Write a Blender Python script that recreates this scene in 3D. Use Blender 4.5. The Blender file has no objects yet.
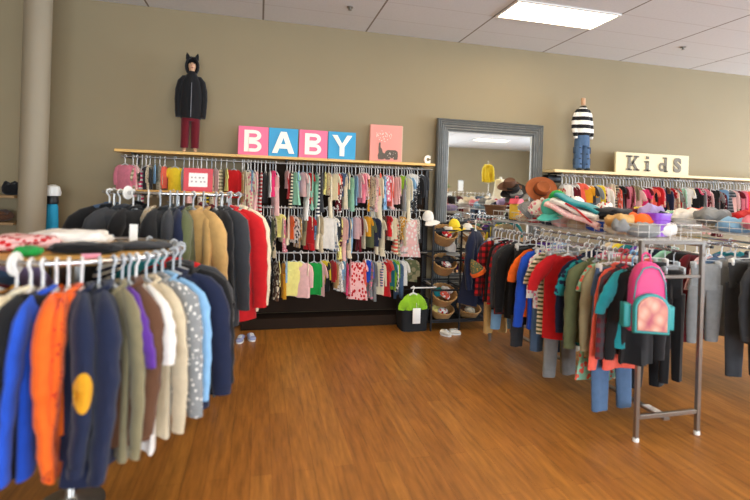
import bpy, math, random
from mathutils import Vector, Matrix
R = random.Random(11)
PI = math.pi
sc = bpy.context.scene
COL = sc.collection

# ------------------------------------------------------------------ camera, world, lights, exposure
CAM_H, YAW, ROLL, FPX, PPY = 1.56, math.radians(13.9), math.radians(1.8), 468.0, 191.5
cam_d = bpy.data.cameras.new('camera'); cam = bpy.data.objects.new('camera', cam_d); COL.objects.link(cam)
cam_d.sensor_width = 36; cam_d.lens = FPX / 750 * 36; cam_d.shift_y = -(250 - PPY) / 750
cam_d.clip_start = .05; cam_d.clip_end = 200
cam.matrix_world = Matrix.Translation((0, 0, CAM_H)) @ Matrix.Rotation(-YAW, 4, 'Z') @ Matrix.Rotation(PI/2, 4, 'X') @ Matrix.Rotation(ROLL, 4, 'Z')
cam_d.dof.use_dof = True; cam_d.dof.focus_distance = 5.0; cam_d.dof.aperture_fstop = 1.0
sc.camera = cam
w = bpy.data.worlds.new('world'); sc.world = w; w.use_nodes = True
w.node_tree.nodes['Background'].inputs[0].default_value = (.75, .87, 1, 1)
w.node_tree.nodes['Background'].inputs[1].default_value = 1.2
def area(name, loc, rot, sx, sy, power, col):
    l = bpy.data.lights.new(name, 'AREA'); l.shape = 'RECTANGLE'; l.size = sx; l.size_y = sy; l.energy = power; l.color = col
    o = bpy.data.objects.new(name, l); o.location = loc; o.rotation_euler = rot; COL.objects.link(o); return o
area('window_daylight', (12.4, 0.8, 1.7), (0, PI/2+.62, 0), 2.6, 7.6, 820, (.70, .84, 1))       # sky light at the shop windows, one side
area('window_daylight', (1.5, -7.4, 1.7), (PI/2+.62, 0, 0), 8.6, 2.6, 720, (.78, .89, 1))        # the shop front behind the camera
sc.view_settings.view_transform = 'Standard'; sc.view_settings.look = 'None'; sc.view_settings.gamma = 1
sc.view_settings.exposure = 0.8
PANEL = 8.0      # strength of the ceiling panels
sc.cycles.use_denoising = True
sc.cycles.max_bounces = 8; sc.cycles.sample_clamp_indirect = 6

# ------------------------------------------------------------------ helpers
_fw = Vector((math.sin(YAW), math.cos(YAW), 0)); _rt = Vector((math.cos(YAW), -math.sin(YAW), 0)); _up = Vector((0, 0, 1))
_R = _rt*math.cos(ROLL) + _up*math.sin(ROLL); _U = _up*math.cos(ROLL) - _rt*math.sin(ROLL)
def ray(u, v): return _fw + _R*((u-375)/FPX) - _U*((v-PPY)/FPX)
def atY(u, v, Y): r = ray(u, v); p = r*(Y/r.y); p.z += CAM_H; return p
def atX(u, v, X): r = ray(u, v); p = r*(X/r.x); p.z += CAM_H; return p

def lin(c): return tuple(((x/255)/12.92 if x <= 10 else (((x/255)+.055)/1.055)**2.4) for x in c) + (1,)
def new_mat(name):
    m = bpy.data.materials.new(name); m.use_nodes = True; nt = m.node_tree
    return m, nt, nt.nodes['Principled BSDF']
def node(nt, t, **kw):
    n = nt.nodes.new(t)
    for k, v in kw.items(): setattr(n, k, v)
    return n
def simple(name, c, rough=.6, metal=0, spec=.5, bump=0, scale=40, var=0, coat=0):
    m, nt, b = new_mat(name)
    b.inputs['Roughness'].default_value = rough; b.inputs['Metallic'].default_value = metal
    b.inputs['Coat Weight'].default_value = coat; b.inputs['Specular IOR Level'].default_value = spec
    tc = node(nt, 'ShaderNodeTexCoord'); nz = node(nt, 'ShaderNodeTexNoise'); nz.inputs['Scale'].default_value = scale
    nz.inputs['Detail'].default_value = 4
    nt.links.new(tc.outputs['Object'], nz.inputs['Vector'])
    mx = node(nt, 'ShaderNodeMix', data_type='RGBA'); c1 = lin(c)
    mx.inputs[6].default_value = tuple(x*(1-var) for x in c1[:3]) + (1,); mx.inputs[7].default_value = tuple(min(1, x*(1+var)) for x in c1[:3]) + (1,)
    nt.links.new(nz.outputs['Fac'], mx.inputs[0]); nt.links.new(mx.outputs[2], b.inputs['Base Color'])
    if bump:
        bp = node(nt, 'ShaderNodeBump'); bp.inputs['Strength'].default_value = bump; bp.inputs['Distance'].default_value = .01
        nt.links.new(nz.outputs['Fac'], bp.inputs['Height']); nt.links.new(bp.outputs['Normal'], b.inputs['Normal'])
    return m
def emit(name, c, s):
    m, nt, b = new_mat(name); b.inputs['Base Color'].default_value = lin(c)
    b.inputs['Emission Color'].default_value = lin(c); b.inputs['Emission Strength'].default_value = s; return m

PAL = {'white': (236,232,224), 'cream': (232,220,190), 'pale pink': (236,188,184), 'pink': (226,128,146), 'hot pink': (226,52,112), 'coral': (232,98,78), 'red': (192,24,30),
 'maroon': (98,16,28), 'orange': (236,100,26), 'mustard': (214,152,30), 'yellow': (244,212,50), 'pale yellow': (244,232,140), 'lime': (140,190,40), 'green': (24,148,62), 'mint': (150,204,176),
 'teal': (28,128,134), 'sky blue': (132,176,212), 'blue': (30,78,190), 'navy': (24,32,58), 'denim': (74,100,132), 'lilac': (176,156,206), 'purple': (96,52,150), 'grey': (134,136,136),
 'charcoal': (54,56,60), 'black': (20,20,22), 'brown': (94,62,42), 'tan': (196,156,96), 'beige': (204,188,158), 'olive': (92,98,66), 'khaki': (140,130,98), 'aqua': (90,206,190)}
_fab = {}
def fabric(c, pat='plain', c2=None):
    k = (c, pat, c2)
    if k in _fab: return _fab[k]
    m, nt, b = new_mat('fabric_%s_%s' % (c.replace(' ', '_'), pat)); L = nt.links
    b.inputs['Roughness'].default_value = .88; b.inputs['Sheen Weight'].default_value = .15; b.inputs['Specular IOR Level'].default_value = .25
    tc = node(nt, 'ShaderNodeTexCoord'); A = lin(PAL[c]); B = lin(PAL[c2]) if c2 else A
    nz = node(nt, 'ShaderNodeTexNoise'); nz.inputs['Scale'].default_value = 28; L.new(tc.outputs['Object'], nz.inputs['Vector'])
    var = node(nt, 'ShaderNodeMix', data_type='RGBA'); L.new(nz.outputs['Fac'], var.inputs[0])
    var.inputs[6].default_value = tuple(x*.82 for x in A[:3]) + (1,); var.inputs[7].default_value = tuple(min(1, x*1.15) for x in A[:3]) + (1,)
    out = var.outputs[2]
    def wave(axis, scale, prof='SIN'):
        wv = node(nt, 'ShaderNodeTexWave', wave_type='BANDS', bands_direction=axis); wv.inputs['Scale'].default_value = scale; L.new(tc.outputs['Object'], wv.inputs['Vector'])
        g = node(nt, 'ShaderNodeMath', operation='GREATER_THAN'); g.inputs[1].default_value = .55; L.new(wv.outputs['Fac'], g.inputs[0]); return g.outputs[0]
    def over(f, col, base, amt=1.):
        if amt < 1:
            mu = node(nt, 'ShaderNodeMath', operation='MULTIPLY'); mu.inputs[1].default_value = amt; L.new(f, mu.inputs[0]); f = mu.outputs[0]
        mx = node(nt, 'ShaderNodeMix', data_type='RGBA'); L.new(f, mx.inputs[0]); L.new(base, mx.inputs[6]); mx.inputs[7].default_value = col; return mx.outputs[2]
    if pat == 'striped': out = over(wave('Z', 9), B, out)
    elif pat == 'wide striped': out = over(wave('Z', 3.0), B, out)
    elif pat == 'plaid': out = over(wave('Z', 5), B, out, .75); out = over(wave('X', 5), B, out, .75)
    elif pat in ('floral', 'dotted', 'camouflage'):
        vo = node(nt, 'ShaderNodeTexVoronoi'); vo.inputs['Scale'].default_value = {'floral': 30, 'dotted': 48, 'camouflage': 14}[pat]; L.new(tc.outputs['Object'], vo.inputs['Vector'])
        g = node(nt, 'ShaderNodeMath', operation='LESS_THAN'); g.inputs[1].default_value = {'floral': .42, 'dotted': .28, 'camouflage': .5}[pat]; L.new(vo.outputs['Distance'], g.inputs[0]); out = over(g.outputs[0], B, out)
    L.new(out, b.inputs['Base Color'])
    n2 = node(nt, 'ShaderNodeTexNoise'); n2.inputs['Scale'].default_value = 300; L.new(tc.outputs['Object'], n2.inputs['Vector'])
    bp = node(nt, 'ShaderNodeBump'); bp.inputs['Strength'].default_value = .25; bp.inputs['Distance'].default_value = .003
    L.new(n2.outputs['Fac'], bp.inputs['Height']); L.new(bp.outputs['Normal'], b.inputs['Normal'])
    _fab[k] = m; return m

class MB:
    def __init__(s): s.v = []; s.f = []
    def add(s, vs, fs, M=None):
        n = len(s.v); s.v += [tuple(M @ Vector(v)) if M else tuple(v) for v in vs]; s.f += [tuple(i+n for i in f) for f in fs]; return s
    def box(s, c, d, M=None, bev=0):
        x, y, z = c; a, b, h = d[0]/2, d[1]/2, d[2]/2
        if bev:
            bev = min(bev, a*.9, b*.9, h*.9)
            rings = []
            for zz, k in ((-h, bev), (-h+bev, 0), (h-bev, 0), (h, bev)):
                ring = []
                for sx, sy in ((1,1), (-1,1), (-1,-1), (1,-1)):
                    q = [(sx*(a-k), sy*(b-k-bev*.0)-sy*bev), (sx*(a-k)-sx*bev, sy*(b-k))]
                    if sx*sy < 0: q.reverse()
                    ring += [(x+p[0], y+p[1], z+zz) for p in q]
                rings.append(ring)
            return s.loft(rings, M)
        vs = [(x+i*a, y+j*b, z+k*h) for k in (-1,1) for i, j in ((-1,-1), (1,-1), (1,1), (-1,1))]
        return s.add(vs, [(3,2,1,0), (4,5,6,7), (0,1,5,4), (1,2,6,5), (2,3,7,6), (3,0,4,7)], M)
    def loft(s, rings, M=None, cap=True, closed=False):
        n = len(rings[0]); vs = [p for r in rings for p in r]; fs = []; m = len(rings)
        for i in range(m if closed else m-1):
            for j in range(n): fs.append((i*n+j, i*n+(j+1) % n, ((i+1) % m)*n+(j+1) % n, ((i+1) % m)*n+j))
        if cap and not closed: fs += [tuple(reversed(range(n))), tuple(range((m-1)*n, m*n))]
        return s.add(vs, fs, M)
    def tube(s, pts, r, n=6, M=None, closed=False, flat=1):
        pts = [Vector(p) for p in pts]; rings = []; m = len(pts); prev = None
        for i, p in enumerate(pts):
            a = pts[(i-1) % m] if (closed or i > 0) else p; b = pts[(i+1) % m] if (closed or i < m-1) else p
            t = (b-a).normalized(); ref = prev if prev is not None else (Vector((0,1,0)) if abs(t.y) < .9 else Vector((1,0,0)))
            u = (ref - t*ref.dot(t)).normalized(); v = t.cross(u); prev = u; rr = r[i] if isinstance(r, (list, tuple)) else r
            rings.append([p + u*math.cos(k*2*PI/n)*rr*flat + v*math.sin(k*2*PI/n)*rr for k in range(n)])
        return s.loft(rings, M, closed=closed)
    def lathe(s, prof, n=20, M=None, cap=True):
        return s.loft([[(r*math.cos(k*2*PI/n), r*math.sin(k*2*PI/n), z) for k in range(n)] for r, z in prof], M, cap=cap)
    def ell(s, c, r, n=14, m=8, M=None):
        pr = [[(c[0]+r[0]*math.sin(PI*(i+.02)/(m+.04))*math.cos(k*2*PI/n), c[1]+r[1]*math.sin(PI*(i+.02)/(m+.04))*math.sin(k*2*PI/n), c[2]-r[2]*math.cos(PI*(i+.02)/(m+.04))) for k in range(n)] for i in range(m+1)]
        return s.loft(pr, M)
    def prism(s, pts, y0, y1, M=None):     # outline in x,z extruded along y
        n = len(pts); vs = [(p[0], y0, p[1]) for p in pts] + [(p[0], y1, p[1]) for p in pts]
        return s.add(vs, [tuple(range(n)), tuple(reversed(range(n, 2*n)))] + [(i, i+n, (i+1) % n+n, (i+1) % n) for i in range(n)], M)
    def build(s, name, mat, parent=None, smooth=True, loc=None, rotz=0):
        me = bpy.data.meshes.new(name); me.from_pydata(s.v, [], s.f)
        import bmesh
        bm = bmesh.new(); bm.from_mesh(me); bmesh.ops.recalc_face_normals(bm, faces=bm.faces); bm.to_mesh(me); bm.free()
        me.materials.append(mat)
        if smooth:
            me.polygons.foreach_set('use_smooth', [True]*len(me.polygons))
            try: me.set_sharp_from_angle(angle=math.radians(48))
            except Exception: pass
        o = bpy.data.objects.new(name, me); COL.objects.link(o)
        if parent: o.parent = parent
        if loc is not None: o.location = loc
        o.rotation_euler[2] = rotz
        return o
def tag(o, label, cat, group=None):
    o['label'] = label; o['category'] = cat
    if group: o['group'] = group
    return o
def thing(name, label, cat, loc=(0,0,0), rotz=0, group=None):
    o = bpy.data.objects.new(name, None); o.empty_display_size = .05; COL.objects.link(o); o.location = loc; o.rotation_euler[2] = rotz
    return tag(o, label, cat, group)
def struct(o): o['kind'] = 'structure'; return o
def box_obj(name, c, d, mat, parent=None, bev=0, **k): return MB().box((0,0,0), d, bev=bev).build(name, mat, parent, loc=c, **k)

# ------------------------------------------------------------------ materials of the place
def wall_mat():
    m, nt, b = new_mat('taupe_wall_paint'); b.inputs['Roughness'].default_value = .75
    tc = node(nt, 'ShaderNodeTexCoord'); nz = node(nt, 'ShaderNodeTexNoise'); nz.inputs['Scale'].default_value = 1.2; nz.inputs['Detail'].default_value = 5
    nt.links.new(tc.outputs['Object'], nz.inputs['Vector'])
    cr = node(nt, 'ShaderNodeMix', data_type='RGBA'); cr.inputs[6].default_value = lin((140,125,95)); cr.inputs[7].default_value = lin((149,134,103))
    nt.links.new(nz.outputs['Fac'], cr.inputs[0]); nt.links.new(cr.outputs[2], b.inputs['Base Color'])
    n2 = node(nt, 'ShaderNodeTexNoise'); n2.inputs['Scale'].default_value = 180; nt.links.new(tc.outputs['Object'], n2.inputs['Vector'])
    bp = node(nt, 'ShaderNodeBump'); bp.inputs['Strength'].default_value = .15; bp.inputs['Distance'].default_value = .004
    nt.links.new(n2.outputs['Fac'], bp.inputs['Height']); nt.links.new(bp.outputs['Normal'], b.inputs['Normal']); return m
def floor_mat():
    m, nt, b = new_mat('laminate_planks'); L = nt.links
    tc = node(nt, 'ShaderNodeTexCoord'); mp = node(nt, 'ShaderNodeMapping'); mp.inputs['Rotation'].default_value = (0, 0, PI/2); L.new(tc.outputs['Object'], mp.inputs['Vector'])
    br = node(nt, 'ShaderNodeTexBrick'); br.offset = .37; br.inputs['Scale'].default_value = 1; br.inputs['Brick Width'].default_value = 1.1; br.inputs['Row Height'].default_value = .115
    br.inputs['Mortar Size'].default_value = .0012; br.inputs['Mortar Smooth'].default_value = .3; br.inputs['Bias'].default_value = 0
    br.inputs['Color1'].default_value = lin((174,118,52)); br.inputs['Color2'].default_value = lin((158,103,44)); br.inputs['Mortar'].default_value = lin((112,66,30))
    L.new(mp.outputs['Vector'], br.inputs['Vector'])
    m2 = node(nt, 'ShaderNodeMapping'); m2.inputs['Scale'].default_value = (14, 1.3, 1); L.new(tc.outputs['Object'], m2.inputs['Vector'])
    nz = node(nt, 'ShaderNodeTexNoise'); nz.inputs['Scale'].default_value = 2.2; nz.inputs['Detail'].default_value = 7; nz.inputs['Roughness'].default_value = .65; L.new(m2.outputs['Vector'], nz.inputs['Vector'])
    rp = node(nt, 'ShaderNodeValToRGB'); rp.color_ramp.elements[0].position = .3; rp.color_ramp.elements[0].color = (.58, .54, .5, 1); rp.color_ramp.elements[1].position = .72; rp.color_ramp.elements[1].color = (1.3, 1.25, 1.15, 1)
    L.new(nz.outputs['Fac'], rp.inputs[0])
    mx = node(nt, 'ShaderNodeMix', data_type='RGBA', blend_type='MULTIPLY'); mx.inputs[0].default_value = 1; L.new(br.outputs['Color'], mx.inputs[6]); L.new(rp.outputs[0], mx.inputs[7])
    L.new(mx.outputs[2], b.inputs['Base Color']); b.inputs['Roughness'].default_value = .38
    bp = node(nt, 'ShaderNodeBump'); bp.inputs['Strength'].default_value = .12; bp.inputs['Distance'].default_value = .002; L.new(nz.outputs['Fac'], bp.inputs['Height']); L.new(bp.outputs['Normal'], b.inputs['Normal'])
    return m
def ceiling_mat():
    m, nt, b = new_mat('ceiling_tiles'); L = nt.links; tc = node(nt, 'ShaderNodeTexCoord'); sp = node(nt, 'ShaderNodeSeparateXYZ'); L.new(tc.outputs['Object'], sp.inputs[0])
    def line(o, off, per, wd):
        a = node(nt, 'ShaderNodeMath', operation='SUBTRACT'); a.inputs[1].default_value = off; L.new(o, a.inputs[0])
        d = node(nt, 'ShaderNodeMath', operation='PINGPONG'); d.inputs[1].default_value = per/2; L.new(a.outputs[0], d.inputs[0])
        g = node(nt, 'ShaderNodeMath', operation='LESS_THAN'); g.inputs[1].default_value = wd; L.new(d.outputs[0], g.inputs[0]); return g.outputs[0]
    nz = node(nt, 'ShaderNodeTexNoise'); nz.inputs['Scale'].default_value = 60; nz.inputs['Detail'].default_value = 6; L.new(tc.outputs['Object'], nz.inputs['Vector'])
    base = node(nt, 'ShaderNodeMix', data_type='RGBA'); base.inputs[6].default_value = lin((208,208,208)); base.inputs[7].default_value = lin((222,222,222)); L.new(nz.outputs['Fac'], base.inputs[0])
    y = node(nt, 'ShaderNodeMix', data_type='RGBA'); y.inputs[7].default_value = lin((203,201,199)); L.new(line(sp.outputs['Y'], 5.54, .47, .008), y.inputs[0]); L.new(base.outputs[2], y.inputs[6])
    x = node(nt, 'ShaderNodeMix', data_type='RGBA'); x.inputs[7].default_value = lin((128,118,108)); L.new(line(sp.outputs['X'], 1.195, 1.21, .01), x.inputs[0]); L.new(y.outputs[2], x.inputs[6])
    L.new(x.outputs[2], b.inputs['Base Color']); b.inputs['Roughness'].default_value = .9
    bp = node(nt, 'ShaderNodeBump'); bp.inputs['Strength'].default_value = .3; bp.inputs['Distance'].default_value = .004; L.new(nz.outputs['Fac'], bp.inputs['Height']); L.new(bp.outputs['Normal'], b.inputs['Normal'])
    return m
def wood_mat(name, a, bcol, sc_=(2, 30, 30), rough=.5):
    m, nt, b = new_mat(name); L = nt.links; tc = node(nt, 'ShaderNodeTexCoord'); mp = node(nt, 'ShaderNodeMapping'); mp.inputs['Scale'].default_value = sc_; L.new(tc.outputs['Object'], mp.inputs['Vector'])
    nz = node(nt, 'ShaderNodeTexNoise'); nz.inputs['Scale'].default_value = 1.5; nz.inputs['Detail'].default_value = 6; L.new(mp.outputs['Vector'], nz.inputs['Vector'])
    mx = node(nt, 'ShaderNodeMix', data_type='RGBA'); mx.inputs[6].default_value = lin(a); mx.inputs[7].default_value = lin(bcol); L.new(nz.outputs['Fac'], mx.inputs[0]); L.new(mx.outputs[2], b.inputs['Base Color'])
    b.inputs['Roughness'].default_value = rough; return m
def wicker_mat(name, a, bcol):
    m, nt, b = new_mat(name); L = nt.links; tc = node(nt, 'ShaderNodeTexCoord')
    ck = node(nt, 'ShaderNodeTexWave', wave_type='BANDS', bands_direction='Z'); ck.inputs['Scale'].default_value = 22; ck.inputs['Distortion'].default_value = 1.5; L.new(tc.outputs['Object'], ck.inputs['Vector'])
    mx = node(nt, 'ShaderNodeMix', data_type='RGBA'); mx.inputs[6].default_value = lin(a); mx.inputs[7].default_value = lin(bcol); L.new(ck.outputs['Fac'], mx.inputs[0]); L.new(mx.outputs[2], b.inputs['Base Color'])
    bp = node(nt, 'ShaderNodeBump'); bp.inputs['Strength'].default_value = .6; bp.inputs['Distance'].default_value = .01; L.new(ck.outputs['Fac'], bp.inputs['Height']); L.new(bp.outputs['Normal'], b.inputs['Normal']); b.inputs['Roughness'].default_value = .7; return m
M_wall = wall_mat(); M_floor = floor_mat(); M_ceil = ceiling_mat()
M_pine = wood_mat('pine_board', (214,164,84), (232,190,112)); M_pale = wood_mat('pale_board', (222,196,140), (236,214,162))
M_dark = simple('dark_panel', (40,27,17), .85, spec=.2, var=.2, scale=8); M_black = simple('black_metal', (22,22,24), .45)
M_chrome = simple('chrome', (205,205,205), .22, 1); M_steel = simple('brushed_steel', (160,156,150), .35, .9)
M_wplast = simple('white_plastic', (228,226,220), .35); M_skin = simple('mannequin_tan', (205,160,125), .5)
M_white = simple('white_card', (240,238,232), .6)
M_hang = {'white': simple('white_hanger_plastic', (226,224,220), .35), 'clear': simple('clear_grey_hanger_plastic', (178,184,188), .2), 'black': simple('black_hanger_plastic', (30,30,32), .35), 'red': simple('red_hanger_plastic', (206,40,60), .35), 'blue': simple('blue_hanger_plastic', (110,170,215), .35), 'wire': M_chrome}
M_wick = wicker_mat('wicker', (150,104,58), (206,160,100)); M_wick2 = wicker_mat('dark_wicker', (92,62,38), (140,98,60))

# ------------------------------------------------------------------ the setting
X0, X1, Y0, Y1, ZC = -4.2, 12.0, -7.0, 5.54, 3.49
def sbox(name, lo, hi, mat):
    c = [(a+b)/2 for a, b in zip(lo, hi)]; d = [b-a for a, b in zip(lo, hi)]
    vs = MB().box(c, d); return struct(vs.build(name, mat, smooth=False))
sbox('floor', (X0-.2, Y0-.2, -.12), (X1+.2, Y1+.2, 0), M_floor)
sbox('ceiling', (X0-.2, Y0-.2, ZC), (X1+.2, Y1+.2, ZC+.12), M_ceil)
sbox('wall_back', (X0-.2, Y1, 0), (X1+.2, Y1+.14, ZC), M_wall)
sbox('wall_left', (X0-.14, Y0, 0), (X0, Y1, ZC), M_wall)
wr = MB()      # side wall with three shop windows, one mesh
WY = [(-3.0, -.6), (-.3, 2.1), (2.4, 4.6)]
wr.box((X1+.07, (Y0+Y1)/2, .2), (.14, Y1-Y0, .4)); wr.box((X1+.07, (Y0+Y1)/2, (3.0+ZC)/2), (.14, Y1-Y0, ZC-3.0))
for a, b in [(Y0, -3.0), (-.6, -.3), (2.1, 2.4), (4.6, Y1)]: wr.box((X1+.07, (a+b)/2, 1.7), (.14, b-a, 2.6))
struct(wr.build('wall_right', M_wall, smooth=False))
wf = MB(); WX = [(-2.8, -.1), (.15, 2.85), (3.1, 5.8)]
wf.box(((X0+X1)/2, Y0-.07, .2), (X1-X0, .14, .4)); wf.box(((X0+X1)/2, Y0-.07, (3.0+ZC)/2), (X1-X0, .14, ZC-3.0))
for a, b in [(X0, -2.8), (-.1, .15), (2.85, 3.1), (5.8, X1)]: wf.box(((a+b)/2, Y0-.07, 1.7), (b-a, .14, 2.6))
struct(wf.build('wall_front', M_wall, smooth=False))
mg, nt, b = new_mat('window_glass'); tr = node(nt, 'ShaderNodeBsdfTransparent'); gl = node(nt, 'ShaderNodeBsdfGlossy'); gl.inputs['Roughness'].default_value = .02
mxs = node(nt, 'ShaderNodeMixShader'); mxs.inputs[0].default_value = .07; nt.links.new(tr.outputs[0], mxs.inputs[1]); nt.links.new(gl.outputs[0], mxs.inputs[2]); nt.links.new(mxs.outputs[0], nt.nodes['Material Output'].inputs[0])
k = 1
for a, bb in WY:
    fr = MB(); cy = (a+bb)/2; wd = bb-a
    for z in (.43, 2.97): fr.box((X1+.05, cy, z), (.06, wd, .06))
    for y in (a+.03, bb-.03): fr.box((X1+.05, y, 1.7), (.06, .06, 2.48))
    o = struct(fr.build('window_%d' % k, M_steel, smooth=False)); g = MB().box((X1+.05, cy, 1.7), (.006, wd-.12, 2.48)).build('glass_pane', mg, o, smooth=False); k += 1
for a, bb in WX:
    fr = MB(); cx = (a+bb)/2; wd = bb-a
    for z in (.43, 2.97): fr.box((cx, Y0-.05, z), (wd, .06, .06))
    for x in (a+.03, bb-.03): fr.box((x, Y0-.05, 1.7), (.06, .06, 2.48))
    o = struct(fr.build('window_%d' % k, M_steel, smooth=False)); g = MB().box((cx, Y0-.05, 1.7), (wd-.12, .006, 2.48)).build('glass_pane', mg, o, smooth=False); k += 1
M_col = simple('column_paint', (150,136,112), .6, var=.05, scale=3)
struct(MB().lathe([(.112, 0), (.112, ZC)], 32).build('trim_1', M_col, loc=(-2.06, 5.03, 0)))['label'] = 'round floor to ceiling column'
sbox('baseboard_back', (X0, Y1-.015, 0), (X1, Y1, .1), M_black)

# ceiling panels
M_diff = emit('light_diffuser', (255,234,200), PANEL)
n = 0
for ix, iy in [(1,2), (-1,4), (4,4), (1,6), (-1,9), (4,9), (1,12), (6,2), (6,7), (-2,14), (4,15), (6,14), (2,18), (5,20)]:
    cx = 1.195+1.21*ix+.605; cy = 5.54-.47*iy-.235
    near = (ix, iy) == (1,2)
    t = thing('ceiling_light', 'bright white rectangular ceiling panel light above the framed mirror' if near else 'white rectangular ceiling panel light further along the tiled ceiling', 'ceiling light', (cx, cy, ZC), 0, None if near else 'ceiling lights')
    f = MB(); 
    for sx in (-1, 1): f.box((sx*.592, 0, -.008), (.025, .46, .016)); f.box((0, sx*.222, -.008), (1.16, .025, .016))
    f.build('frame', M_wplast, t, smooth=False); MB().box((0, 0, -.006), (1.16, .42, .006)).build('diffuser', M_diff, t, smooth=False)
for u, p, lab in ((350, (.868, 4.853), 'small grey sprinkler head on the ceiling near the sign letters'), (683, (5.095, 4.777), 'small grey sprinkler head on the ceiling over the rail of kids clothes')):
    t = thing('sprinkler_head', lab, 'sprinkler', (p[0], p[1], ZC)); MB().lathe([(.035, 0), (.035, -.008), (.012, -.012), (.012, -.03)], 14).build('flange', M_steel, t); MB().lathe([(.02, -.03), (.02, -.034)], 10).build('deflector', M_steel, t)

# ------------------------------------------------------------------ garments
def ringpts(hw, th, z, n, wav, amp, ph, cx=0, cy=0):
    out = []
    for k in range(n):
        a = 2*PI*k/n; x = hw*math.copysign(abs(math.cos(a))**.8, math.cos(a)); y = th*math.sin(a)
        y += amp*math.sin(wav*x/max(hw, .01)*PI+ph) + amp*.5*math.sin(2.3*wav*x/max(hw, .01)+ph*2)
        out.append((cx+x, cy+y, z))
    return out
def body_mb(w_, L, hd, prof, th, seed, n=16, rows=9, mb=None, cx=0, slope=.045, zb=0):
    rr = random.Random(seed); ph = rr.uniform(0, 6); wav = rr.uniform(1.1, 2.2); mb = mb or MB(); rings = []
    ts = [0, .05, .12] + [.12+.88*(i+1)/rows for i in range(rows)]
    for t in ts:
        hw = w_*(.36 if t == 0 else .72 if t == .05 else 0) if t < .1 else None
        if hw is None or hw == 0:
            hw = w_*(prof[0]*(1-t)+prof[1]*t) if len(prof) == 2 else w_*(prof[0]*(1-2*t)+prof[1]*2*t if t < .5 else prof[1]*(2-2*t)+prof[2]*(2*t-1))
        tt = th*(.35 if t == 0 else .7 if t == .05 else 1)*(1+.3*t)
        z = -hd-(0 if t == 0 else slope*.35 if t == .05 else slope + (L-slope)*(t-.12)/.88)
        rings.append(ringpts(hw, tt, z + rr.uniform(-.003, .003), n, wav, th*.85*t, ph+t*.9, cx))
    return mb.loft(rings)
def sleeve_mb(w_, hd, sl, sw, side, seed, mb=None, n=8, out=.35, slope=.045, fl=.62):
    rr = random.Random(seed+side); mb = mb or MB(); m = 5 if n < 10 else 12; ph = rr.uniform(0, 6)
    pts = [(side*w_*.42, -hd-.004, .3), (side*w_*.66, -hd-slope*.35-sw*.35, .75), (side*w_*.84, -hd-slope*.8-sw*.6, .98)]
    for i in range(1, m+1):
        t = i/m; pts.append((side*(w_*.84+sw*.25+out*sl*t*(1-.45*t)), -hd-slope-sw*.7-(sl-sw*.4)*t, 1.02-.4*t)); 
    rings = []
    for i, (x, z, k) in enumerate(pts):
        a = pts[max(0, i-1)]; b = pts[min(len(pts)-1, i+1)]; tx, tz = b[0]-a[0], b[1]-a[1]; l = math.hypot(tx, tz) or 1; nx, nz = -tz/l, tx/l
        t = max(0, i-2)/m; y = .35*sw*math.sin(2.2*t+ph)*t + (.0 if n < 10 else .04*sw*math.sin(i*1.9+ph)); r = sw*k*(1 if n < 10 else 1+.06*math.sin(i*2.1+ph))
        rings.append([(x+nx*r*math.cos(q), y+r*fl*math.sin(q)*(1+.0*t), z+nz*r*math.cos(q)) for q in [2*PI*j_/n for j_ in range(n)]])
    return mb.loft(rings)
def legs_mb(w_, L, z0, seed, flare=.75, n=12, mb=None):
    mb = mb or MB(); rr = random.Random(seed)
    for s in (-1, 1):
        ph = rr.uniform(0, 6); rings = []
        for i in range(8):
            t = i/7; hw = w_*.52*(1-t)+w_*.52*flare*t; rings.append(ringpts(hw, w_*.16+.008, z0-L*t, n, 1.2, .008*(t+.3)*w_/.15, ph, s*(w_*.5+.02*w_*t), .01*math.sin(ph+2*t)))
        mb.loft(rings)
    return mb
def hanger_mb(w_, hd, r=.003, bar=False, mb=None, chunky=False):
    mb = mb or MB(); R0 = .017 if w_ < .15 else .021
    arc = [(0, R0*math.cos(a), R0*math.sin(a)) for a in [PI*1.1, PI*.8, PI*.5, PI*.2, -.1]]   # over the rail in the y-z plane
    arc = [(p[1], 0, p[2]) for p in arc]
    mb.tube(arc + [(0, 0, -R0*1.6), (0, 0, -hd+.012)], r, 5)
    top = -hd+.014; e = w_*.8
    mb.tube([(-e, 0, top-.05*w_/.11-.004), (-e*.5, 0, top-.02*w_/.11), (0, 0, top), (e*.5, 0, top-.02*w_/.11), (e, 0, top-.05*w_/.11-.004)], r*(1.9 if chunky else 1.3), 5)
    if bar: mb.tube([(-e, 0, top-.05*w_/.11-.006), (e, 0, top-.05*w_/.11-.006)], r, 4)
    return mb
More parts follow.
